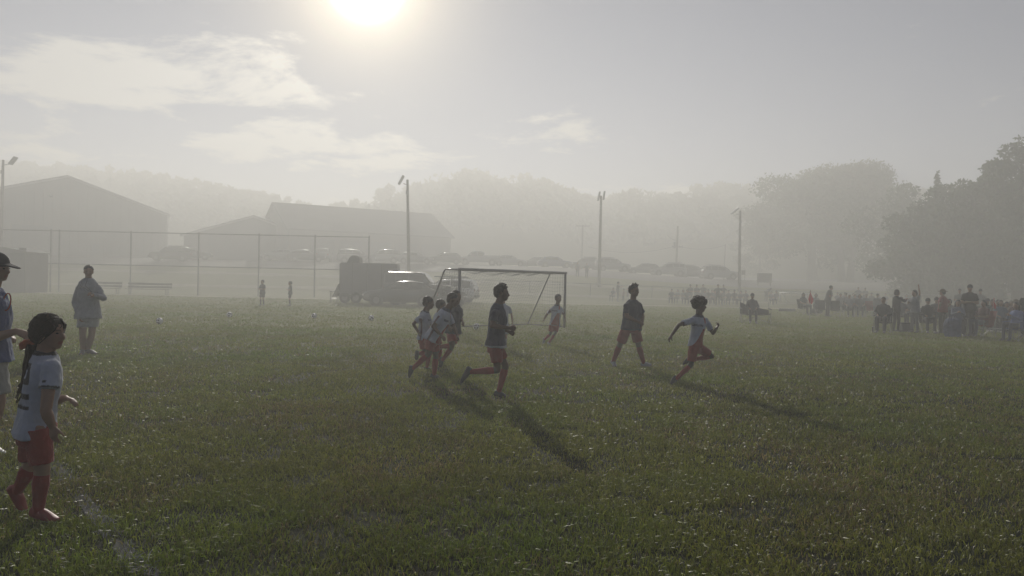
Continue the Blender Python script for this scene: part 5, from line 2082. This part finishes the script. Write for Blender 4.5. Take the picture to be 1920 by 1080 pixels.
# ---- double chair with a lone figure
d = dist(1415, 606)
chair_at('wide dark double camp chair standing alone on the field edge', 'dark', 1417, d + .1, 262, 1.26, 0.34)
figure('figure in dark top sitting alone in the wide double chair', sit_sk(1.72), 1.72, 1411, d, 258, GM, voxel=V1, shirt=(0.07, 0.07, 0.085), long_sleeve=True, cap='cap', hair='short')
# ---- near right-hand group
d = dist(1656, 624)
chair_at('dark camp chair under the bulky seated figure with a cup beside it', 'dark', 1657, d + .05, 235)
figure('bulky figure in black seated at the near group end with a cup alongside', sit_sk(1.75), 1.75, 1656, d, 235, GR, voxel=V1, build=1.2, shirt=(0.02, 0.02, 0.024), long_sleeve=True)
c = G(1637, 623)
cupr = thing('drink_cup', 'dark drinking cup with pale lid standing on the grass beside the end chair', 'cup', c)
MB().tube([c, c + Vector((0, 0, .2))], [.032, .045], 12).build('cup_body', CHAIRF['dark'], cupr)
MB().tube([c + Vector((0, 0, .2)), c + Vector((0, 0, .225))], [.05, .045], 12).build('lid', TRIM, cupr)
figure('woman in dark top holding up a phone, standing next to the end chair', stand_sk(1.62, 'phone'), 1.62, 1681, dist(1681, 622), 12, GR, voxel=V1, hair='bob', shirt=(0.035, 0.036, 0.042), shorts=(0.03, 0.03, 0.034), long_sleeve=True)
figure('woman with one arm raised high in a wave', stand_sk(1.62, 'wave', 0.1), 1.62, 1717, dist(1717, 624), -160, GR, voxel=V1, hair='bob', shirt=(0.30, 0.31, 0.34), shorts=(0.16, 0.16, 0.19))
d = dist(1742, 624)
chair_at('dark camp chair between the waving woman and the hatted figure', 'dark', 1742, d + .05, 255)
figure('dark figure seated between the waving woman and the hatted figure', sit_sk(1.7), 1.7, 1741, d, 255, GR, voxel=V1, shirt=(0.035, 0.035, 0.04), long_sleeve=True, cap='cap')
figure('standing figure in red top and broad sun hat', stand_sk(1.66, 'hip'), 1.66, 1768, dist(1768, 625), 120, GR, voxel=V1, cap='sunhat', shirt=(0.26, 0.035, 0.03), shorts=(0.05, 0.045, 0.04), build=1.1, hair='short')
d = dist(1797, 630)
chair_at('grey camp chair under the long-haired figure beside the blue bag', 'grey', 1797, d + .05, 245)
figure('long-haired figure in slate blue top seated beside the large blue bag', sit_sk(1.68, 'phone'), 1.68, 1797, d, 245, GR, voxel=V1, hair='long', shirt=(0.14, 0.16, 0.24), long_sleeve=True)
figure('tall broad man in black standing with folded arms', stand_sk(1.86, 'cross'), 1.86, 1818, dist(1818, 630), 250, GR, voxel=V1, build=1.18, shirt=(0.018, 0.018, 0.022), shorts=(0.03, 0.03, 0.04), cap='cap')
d = dist(1842, 631)
chair_at('red camp chair turned sideways by the tall man in black', 'red', 1844, d, 195)
figure('figure in maroon top leaning back in the sideways red chair', sit_sk(1.7, 'fold'), 1.7, 1842, d, 200, GR, voxel=V1, shirt=(0.12, 0.025, 0.03), hair='bob', shorts=(0.10, 0.10, 0.16))
figure('person in dark green seated beside the second corner flag', sit_sk(1.7), 1.7, 1862, dist(1862, 622), 250, GR, voxel=V1, shirt=(0.03, 0.05, 0.05), hair='short')
chair_at('green camp chair beside the second corner flag', 'green', 1863, dist(1862, 622) + .05, 250)
figure('long-haired figure seated just past the second corner flag', sit_sk(1.66), 1.66, 1878, dist(1878, 624), 255, GR, voxel=V1, shirt=(0.09, 0.13, 0.22), hair='long')
chair_at('dark camp chair just past the second corner flag', 'dark', 1879, dist(1878, 624) + .05, 255)
figure('small seated figure between the long-haired one and the capped one', sit_sk(1.5), 1.5, 1889, dist(1889, 622), 255, GR, voxel=V1, shirt=(0.34, 0.34, 0.33), hair='bob')
chair_at('blue camp chair under the small seated figure near the picture edge', 'blue', 1890, dist(1889, 622) + .05, 255)
figure('seated figure with broad hat near the picture edge', sit_sk(1.7), 1.7, 1906, dist(1906, 624), 250, GR, voxel=V1, shirt=(0.12, 0.04, 0.03), cap='sunhat')
d = dist(1903, 640)
chair_at('blue camp chair nearest the picture edge in the front row', 'blue', 1907, d + .04, 200)
figure('figure in pale blue top seated nearest at the picture edge, looking at a phone', sit_sk(1.66, 'phone', 0.1), 1.66, 1906, d, 200, GR, voxel=V1, shirt=(0.16, 0.20, 0.42), long_sleeve=True, hair='long', shorts=(0.04, 0.05, 0.09))
figure('dark standing figure cut off by the picture edge', stand_sk(1.72), 1.72, 1926, dist(1922, 632), 230, GR, voxel=V1, shirt=(0.02, 0.02, 0.025))
# blue bag, cooler, bench
c = G(1786, 632)
bag = thing('cloth_bag', 'large blue cloth bag standing on the grass before the seated spectators', 'bag', c)
mb = MB()
mb.sections([(c + Vector((0, 0, .01)), (1, 0, 0), (0, 1, 0), .23, .16, 4), (c + Vector((0, 0, .2)), (1, 0, 0), (0, 1, 0), .26, .18, 4), (c + Vector((-.02, 0, .45)), (1, 0, 0), (0, 1, 0), .27, .17, 4), (c + Vector((.02, 0, .60)), (1, 0, 0), (0, 1, 0), .25, .14, 3.5), (c + Vector((.03, 0, .66)), (1, 0, 0), (0, 1, 0), .21, .07, 3)], 18)
solid(mb, 'bag_body', 0.02, mat('bag_blue', (0.06, 0.085, 0.17), 0.8, 0.35, 9, 0.6, 14), bag, None, 2, 0.03, 10)
for s in (-1, 1):
    MB().tube([c + Vector((-.1, s * .06, .62)), c + Vector((-.07, s * .05, .76)), c + Vector((.09, s * .05, .75)), c + Vector((.12, s * .06, .62))], .015, 6).build('strap', mat('bag_blue', None), bag)
c = G(1697, 622)
cool = thing('cooler_box', 'low dark cooler box on the grass between the phone holder and the waving woman', 'cooler', c)
MB().box(c + Vector((0, 0, .16)), (.36, .26, .3)).build('box', CHAIRF['grey'], cool, bevel=.03)
MB().box(c + Vector((0, 0, .335)), (.38, .28, .05)).build('lid', CHAIRF['dark'], cool, bevel=.015)
c = G(1862, 632)
bn = thing('low_bench', 'low pale bench lying behind the front row at the picture edge', 'bench', c)
MB().box(c + Vector((0, 0, .3)), (1.0, .22, .04)).build('seat', TRIM, bn)
for s in (-.4, .4):
    MB().tube([c + Vector((s, -.09, 0)), c + Vector((s * .9, 0, .29))], .014, 6).build('leg', GALV, bn)
    MB().tube([c + Vector((s, .09, 0)), c + Vector((s * .9, 0, .29))], .014, 6).build('leg', GALV, bn)
figure('hazy figure standing behind the long-haired one and the tall man', stand_sk(1.75, 'cross'), 1.75, 1799, 40, 240, GR, shirt=(0.2, 0.2, 0.2))
figure('hazy pale figure standing behind the tall man in black', stand_sk(1.75), 1.75, 1838, 39, 240, GR, shirt=(0.3, 0.3, 0.28), cap='cap')

# ---- middle group
d = dist(1509, 590)
figure('dark seated figure just short of the first corner flag', sit_sk(1.72), 1.72, 1508, d, 290, GM, voxel=0.02, shirt=(0.04, 0.045, 0.05), hair='long', build=1.15)
chair_at('dark camp chair just short of the first corner flag', 'dark', 1508, d + .1, 290)
d = dist(1554, 594)
figure('stout man standing with his head bowed past the first corner flag', stand_sk(1.8, 'cross', 0.25), 1.8, 1552, d, -10, GM, voxel=0.02, build=1.2, shirt=(0.05, 0.05, 0.052), shorts=(0.04, 0.04, 0.045))
chair_at('dark camp chair behind the stout standing man', 'dark', 1540, d + .5, 260)
chair_at('empty dark camp chair in front of the stout standing man', 'dark', 1566, d - .2, 250)
d = dist(1596, 594)
chair_at('dark camp chair under the white-haired figure', 'dark', 1592, d + .05, 255)
figure('white-haired figure seated next to the empty dark chair', sit_sk(1.7), 1.7, 1593, d, 255, GM, voxel=0.02, shirt=(0.22, 0.22, 0.24), haircol='grey')
chair_at('dark camp chair under the figure short of the empty red chair', 'dark', 1613, d, 250)
figure('dark-haired figure seated short of the empty red chair', sit_sk(1.72), 1.72, 1612, d, 250, GM, voxel=0.02, shirt=(0.16, 0.16, 0.17), hair='bob')
chair_at('empty red camp chair behind the bulky seated figure', 'red', 1631, dist(1631, 594), 262)
chair_at('grey camp chair at the end of the middle group, by the empty red chair', 'grey', 1645, dist(1645, 594), 235)
c = G(1530, 588)
bg = thing('duffel_bag', 'dark bag on the grass at the foot of the first corner flag', 'bag', c)
mb = MB().ell(c + Vector((0, 0, .16)), (.42, .2, .17), None, 16, 9)
solid(mb, 'bag_body', .025, CHAIRF['dark'], bg, None, 1, 0.02, 9)
MB().tube([c + Vector((-.2, 0, .3)), c + Vector((0, 0, .46)), c + Vector((.2, 0, .3))], .015, 6).build('strap', CHAIRF['grey'], bg)
c = G(1476, 584)
mt = thing('ground_mat', 'dark rolled mat lying on the grass before the small white goal', 'mat', c)
MB().tube([c + Vector((-.55, 0, .1)), c + Vector((.55, .05, .1))], .1, 12).build('roll', CHAIRF['dark'], mt, smooth=True)
for s in (-.3, .3):
    MB().tube([c + Vector((s, .02, .1)), c + Vector((s + .05, .02, .1))], .104, 12).build('strap', CHAIRF['grey'], mt)
# ---- figures at the far fence
figure('stooping figure bent forward at the far fence', stand_sk(1.75, 'stoop'), 1.75, 1436, dist(1436, 570), 20, 'figures at the far fence', shirt=(0.05, 0.05, 0.06))
figure('adult standing with one arm out at the far fence, above the dark polo boy', stand_sk(1.82, 'phone'), 1.82, 1158, 68, 0, 'figures at the far fence', shirt=(0.06, 0.06, 0.07), shorts=(0.05, 0.05, 0.06), cap='cap')
figure('small child standing at the hand of the adult at the far fence', stand_sk(1.15), 1.15, 1169, 68.5, 200, 'figures at the far fence', shirt=(0.2, 0.1, 0.1))
figure('second small child next to the adult at the far fence', stand_sk(1.2), 1.2, 1177, 69, 220, 'figures at the far fence', shirt=(0.1, 0.1, 0.14))
figure('figure seated low behind the adult at the far fence', sit_sk(1.6), 1.6, 1149, 68, 240, 'figures at the far fence', shirt=(0.1, 0.1, 0.12))
figure('distant child in dark kit standing with folded arms, below the tall fence', stand_sk(1.42, 'cross'), 1.42, 492, 41.5, 250, 'two distant children', shirt=(0.05, 0.055, 0.06), trousers=False, shorts=(0.06, 0.05, 0.05), short_len=0.8, socks=(0.06, 0.05, 0.05), voxel=0.02)
figure('distant slimmer child walking near the trailer', stand_sk(1.38, 'cross'), 1.38, 544, 42.0, 200, 'two distant children', shirt=(0.09, 0.09, 0.10), trousers=False, shorts=(0.06, 0.05, 0.05), short_len=0.8, socks=(0.06, 0.05, 0.05), voxel=0.02, build=0.9)
figure('hazy figure standing by the parked cars at the crossarm pole', stand_sk(1.75), 1.75, 1082, 83, 260, 'figures by the parked cars')
figure('hazy figure standing by the parked cars short of the middle floodlight pole', stand_sk(1.7, 'hip'), 1.7, 1099, 83, 280, 'figures by the parked cars')

# ---- hazy crowd in front of the low fence: few kinds, many copies
GC = 'hazy crowd in front of the low fence'
LC = 'seated spectator in the hazy crowd in front of the low fence'
kinds = [figure(LC, sit_sk(1.7), 1.7, 1259, 64, 250, GC, shirt=(0.10, 0.10, 0.12)),
         figure(LC, sit_sk(1.6, 'fold'), 1.6, 1281, 64.5, 265, GC, shirt=(0.16, 0.16, 0.17), hair='bob'),
         figure(LC, sit_sk(1.75, 'lap', .12), 1.75, 1328, 65, 255, GC, shirt=(0.05, 0.05, 0.06), cap='cap')]
stk = [figure('capped figure standing in the hazy crowd, nearest its inner end', stand_sk(1.72, 'cross'), 1.72, 1294, 65, 250, GC, shirt=(0.06, 0.06, 0.07), cap='cap', build=1.15),
       figure('taller figure standing in the middle of the hazy crowd', stand_sk(1.78, 'hip'), 1.78, 1346, 60, 250, GC, shirt=(0.08, 0.08, 0.09), build=0.9)]
for px, dd, k, yaw in ((1270, 65.5, 1, 240), (1335, 65.5, 0, 262), (1341, 63, 1, 250), (1366, 64, 0, 248), (1377, 65, 2, 258), (1388, 64, 1, 240), (1310, 63.5, 2, 265), (1288, 63, 0, 255), (1321, 63, 1, 245), (1354, 63, 2, 240), (1398, 64.5, 0, 250),
                       (1446, 68, 1, 255), (1455, 69, 0, 240), (1570, 66, 0, 240), (1584, 67, 2, 260), (1600, 66, 1, 250), (1614, 67, 0, 255), (1634, 66, 2, 245), (1648, 66, 1, 262), (1660, 67, 0, 240), (1700, 64, 1, 250)):
    new = {1446: 'seated spectator next to the stooping figure by the small white goal', 1455: 'seated spectator at the near end of the small white goal'}.get(px, 'dim seated figure at the far fence behind the middle group' if px > 1500 else LC)
    o = copy_tree(kinds[k])
    o['label'] = new
    o['group'] = GC if px < 1440 else 'dim figures at the far fence'
    x = P(px, 560, dd).x
    o.location = (x, dd, gz(x, dd))
    o.rotation_euler = (0, 0, R(yaw))
for px, dd, k, yaw, lab in ((1306, 66, 0, 262, 'broad figure standing second in the hazy crowd'), (1318, 66, 1, 240, 'slim figure standing third in the hazy crowd, hands on hips'), (1356, 66, 1, 262, 'figure standing right beside the taller one in the hazy crowd'),
                            (1609, 70, 1, 250, 'hazy figure standing behind the white-haired one, at the far fence'), (1622, 70, 0, 250, 'hazy figure standing at the far fence above the empty red chair')):
    o = copy_tree(stk[k])
    x = P(px, 560, dd).x
    o.location = (x, dd, gz(x, dd))
    o.rotation_euler = (0, 0, R(yaw))
    o['label'] = lab
# ---- back rows filling the gaps behind the near and middle groups
for px, dd, k, yaw in ((1690, 33, 0, 250), (1708, 34, 1, 245), (1756, 32, 2, 255), (1780, 33, 1, 240), (1809, 34, 0, 250), (1851, 31, 2, 260), (1872, 30, 0, 245), (1897, 31, 1, 250), (1915, 30, 0, 255)):
    o = copy_tree(kinds[k])
    x = P(px, 560, dd).x
    o.location = (x, dd, 0)
    o.rotation_euler = (0, 0, R(yaw))
    tag(o, 'dim seated figure in the back row behind the near group', 'person', 'back row behind the near group')
for px, dd, k, yaw in ((1530, 50, 1, 250), (1576, 50, 0, 245), (1586, 52, 2, 250), (1604, 51, 1, 262), (1624, 50, 0, 240), (1645, 50, 2, 255)):
    o = copy_tree(kinds[k])
    x = P(px, 560, dd).x
    o.location = (x, dd, 0)
    o.rotation_euler = (0, 0, R(yaw))
    tag(o, 'dim seated figure in the second row of the middle group', 'person', 'second row of the middle group')
ORD = ['first', 'second', 'third', 'fourth', 'fifth', 'sixth', 'seventh', 'eighth', 'ninth', 'tenth', 'eleventh', 'twelfth', 'thirteenth', 'fourteenth', 'fifteenth', 'sixteenth']
for lab, new in ((LC, '%s seated figure from the goal side in the hazy crowd at the low fence'), ('dim seated figure at the far fence behind the middle group', '%s dim seated figure from the corner flag along the far fence'),
                 ('dim seated figure in the back row behind the near group', '%s seated figure from the phone holder in the back row of the near group'),
                 ('dim seated figure in the second row of the middle group', '%s seated figure from the corner flag in the second row of the middle group')):
    row = sorted([o for o in COL.objects if o.parent is None and o.get('label') == lab], key=lambda o: o.location.x / o.location.y)
    for i, o in enumerate(row):
        o['label'] = new % ORD[i]

# ------------------------------------------------------------------ turf blades
def blade_mat():
    m = bpy.data.materials.new('grass_blade')
    m.use_nodes = True
    t = m.node_tree
    b = t.nodes['Principled BSDF']
    at = N(t, 'ShaderNodeAttribute', attribute_name='Col')
    t.links.new(at.outputs['Color'], b.inputs['Base Color'])
    b.inputs['Roughness'].default_value = 0.44
    b.inputs['Specular IOR Level'].default_value = 0.5
    tr = N(t, 'ShaderNodeBsdfTranslucent')
    t.links.new(at.outputs['Color'], tr.inputs['Color'])
    mx = N(t, 'ShaderNodeMixShader', inp={0: 0.42})
    t.links.new(b.outputs[0], mx.inputs[1])
    t.links.new(tr.outputs[0], mx.inputs[2])
    t.links.new(mx.outputs[0], t.nodes['Material Output'].inputs['Surface'])
    return m


def vnoise(x, y, seed, octaves=4):
    """cheap tiled value noise, vectorised"""
    rng = np.random.default_rng(seed)
    tab = rng.uniform(0, 1, (256, 256))
    out = np.zeros_like(x)
    amp, tot, f = 1.0, 0.0, 1.0
    for _ in range(octaves):
        xx, yy = x * f, y * f
        xi, yi = np.floor(xx).astype(int), np.floor(yy).astype(int)
        fx, fy = xx - xi, yy - yi
        fx, fy = fx * fx * (3 - 2 * fx), fy * fy * (3 - 2 * fy)
        g = lambda a, b: tab[a % 256, b % 256]
        out += amp * ((g(xi, yi) * (1 - fx) + g(xi + 1, yi) * fx) * (1 - fy) + (g(xi, yi + 1) * (1 - fx) + g(xi + 1, yi + 1) * fx) * fy)
        tot += amp
        amp *= 0.55
        f *= 2.1
    return out / tot


CH_A, CH_B = G(272, 1080), G(108, 878)


def build_grass():
    rng = np.random.default_rng(21)
    bands = [(3.2, 6.5, 6000, 1.0), (6.5, 10.0, 3400, 1.25), (10.0, 15.0, 1500, 1.7), (15.0, 24.0, 520, 2.6), (24.0, 42.0, 150, 4.2), (42.0, 57.0, 60, 6.0)]
    X, Y, S = [], [], []
    for y0, y1, dens, sc in bands:
        xl, xr = -0.74 * y1 - 1.7, 0.74 * y1 + 1.7
        n = int((y1 - y0) * (xr - xl) * dens)
        x = rng.uniform(xl, xr, n)
        y = rng.uniform(y0, y1, n)
        k = np.abs(x) < 0.74 * y + 1.6
        X.append(x[k]); Y.append(y[k]); S.append(np.full(k.sum(), sc))
    x, y, sc = np.concatenate(X), np.concatenate(Y), np.concatenate(S)
    clump = vnoise(x * 3.2, y * 3.2, 1)
    big = vnoise(x * 0.45, y * 0.45, 2)
    bare = vnoise(x * 1.1 + 9, y * 1.1, 3)
    keep = rng.uniform(0, 1, len(x)) < np.clip((clump - 0.20) * 2.4, 0.25, 1) * np.clip((bare - 0.20) * 4, 0.8, 1)
    x, y, sc, clump, big, bare = (a[keep] for a in (x, y, sc, clump, big, bare))
    n = len(x)
    # chalk line distance
    a = np.array([CH_A.x, CH_A.y]); b = np.array([CH_B.x, CH_B.y])
    u = (b - a) / np.linalg.norm(b - a)
    dl = np.abs((x - a[0]) * -u[1] + (y - a[1]) * u[0])
    h = (0.022 + 0.034 * clump * rng.uniform(0.5, 1.35, n) + 0.012 * big) * (0.85 + 0.15 * np.minimum(sc, 3.0)) * 0.95 * (1 - 0.35 * np.clip((y - 12) / 20, 0, 1))
    h *= np.where(rng.uniform(0, 1, n) > 0.97, 1.55, 1.0)
    wdt = 0.0030 * sc * rng.uniform(0.7, 1.4, n)
    az = rng.uniform(0, 2 * np.pi, n)
    bend = rng.uniform(0.25, 1.5, n)
    fa = rng.uniform(0, 2 * np.pi, n)
    dx, dy = np.cos(az), np.sin(az)
    wx, wy = np.cos(fa) * wdt, np.sin(fa) * wdt
    z0 = np.full(n, -0.004)
    mx, my, mz = x + dx * h * bend * 0.30, y + dy * h * bend * 0.30, h * 0.62
    tx, ty, tz = x + dx * h * bend * 0.95, y + dy * h * bend * 0.95, h * (1.0 - 0.30 * np.clip(bend - 0.5, 0, 1))
    # thin blades laid flat over the sward, added to throw dew-like sun glints
    ly = rng.uniform(0, 1, n) < 0.009
    tz = np.where(ly, mz * rng.uniform(0.85, 1.1, n), tz)
    ex = np.where(ly, 0.6, 1.0)
    wx, wy, wdt = np.where(ly, wx * .33, wx), np.where(ly, wy * .33, wy), np.where(ly, wdt * .33, wdt)
    tx, ty = mx + (tx - mx) * ex, my + (ty - my) * ex
    wz = np.where(ly, rng.normal(0, 0.22, n), rng.normal(0, 0.4, n)) * wdt
    V = np.stack([np.stack([x - wx, y - wy, z0], 1), np.stack([x + wx, y + wy, z0], 1), np.stack([mx + wx * .8, my + wy * .8, mz + wz], 1), np.stack([mx - wx * .8, my - wy * .8, mz - wz], 1), np.stack([tx, ty, tz], 1)], 1).reshape(-1, 3)
    base = np.arange(n) * 5
    loops = np.stack([base, base + 1, base + 2, base + 3, base + 3, base + 2, base + 4], 1).ravel()
    starts = np.stack([np.arange(n) * 7, np.arange(n) * 7 + 4], 1).ravel()
    tots = np.tile([4, 3], n)
    me = bpy.data.meshes.new('grass')
    me.vertices.add(n * 5)
    me.vertices.foreach_set('co', V.ravel().astype('f'))
    me.loops.add(n * 7)
    me.loops.foreach_set('vertex_index', loops.astype('i'))
    me.polygons.add(n * 2)
    me.polygons.foreach_set('loop_start', starts.astype('i'))
    me.polygons.foreach_set('loop_total', tots.astype('i'))
    me.update(calc_edges=True)
    # colours: lush, olive, straw; chalk on the touchline
    lush, olive, straw = np.array([0.150, 0.222, 0.018]), np.array([0.205, 0.215, 0.030]), np.array([0.28, 0.215, 0.085])
    q = np.clip((big - 0.35) * 2.2 + rng.normal(0, 0.22, n), 0, 1)[:, None]
    c = lush * q + olive * (1 - q)
    dry = (rng.uniform(0, 1, n) < np.clip(0.13 + (0.45 - bare) * 1.5, 0.03, 0.75) * (1 - 0.7 * np.clip((y - 9) / 14, 0, 1)))[:, None]
    c = np.where(dry, straw * rng.uniform(0.5, 1.1, n)[:, None], c)
    far = np.clip((y - 9) / 14, 0, 1)
    c *= (1 + (rng.uniform(0.5, 1.45, n) - 1) * (1 - 0.75 * far))[:, None] * (0.75 + 0.5 * vnoise(x * 0.9 + 5, y * 0.9, 12))[:, None]
    patch = vnoise(x * 6 + 3, y * 6, 8)
    chalk = (dl < 0.055 + 0.04 * (patch - .5)) & (rng.uniform(0, 1, n) < np.clip((patch - 0.34) * 2.2, 0.10, 0.6))
    c = np.where(chalk[:, None], np.array([0.32, 0.33, 0.35]) * rng.uniform(0.5, 1.1, n)[:, None], c)
    at = me.color_attributes.new('Col', 'FLOAT_COLOR', 'POINT')
    cc = np.concatenate([c, np.ones((n, 1))], 1)
    at.data.foreach_set('color', np.repeat(cc, 5, 0).ravel().astype('f'))
    o = link('grass', me, blade_mat())
    tag(o, 'short dewy field grass with bare and straw-coloured patches', 'grass', kind='stuff')
    print('blades', n)

build_grass()

# chalk sheet under the blades along the touchline
mb = MB()
u = (CH_B - CH_A).normalized()
sd = Vector((-u.y, u.x, 0)) * 0.045
pa = CH_A - u * 3
for k in range(60):
    p, q = pa + u * (k * 0.4), pa + u * ((k + 1) * 0.4)
    mb.quad(p - sd + Vector((0, 0, .004)), q - sd + Vector((0, 0, .004)), q + sd + Vector((0, 0, .004)), p + sd + Vector((0, 0, .004)))
tag(mb.build('touchline_marking', mat('worn_chalk', (0.055, 0.057, 0.045), 0.95, 0.7, 5.0), fix=False), kind='structure')

# ------------------------------------------------------------------ haze
mb = MB()
mb.box((0, 280, 16.0), (1260, 700, 36.0))
hz = bpy.data.materials.new('haze_air')
hz.use_nodes = True
hz.node_tree.nodes.clear()
ho = hz.node_tree.nodes.new('ShaderNodeOutputMaterial')
hv = hz.node_tree.nodes.new('ShaderNodeVolumePrincipled')
hv.inputs['Density'].default_value = HAZE_DENSITY
hv.inputs['Anisotropy'].default_value = HAZE_G
hv.inputs['Color'].default_value = (*HAZE_COLOR, 1)
hz.node_tree.links.new(hv.outputs[0], ho.inputs['Volume'])
o = mb.build('haze', hz)
tag(o, 'low sunlit mist over the field', 'haze', kind='stuff')
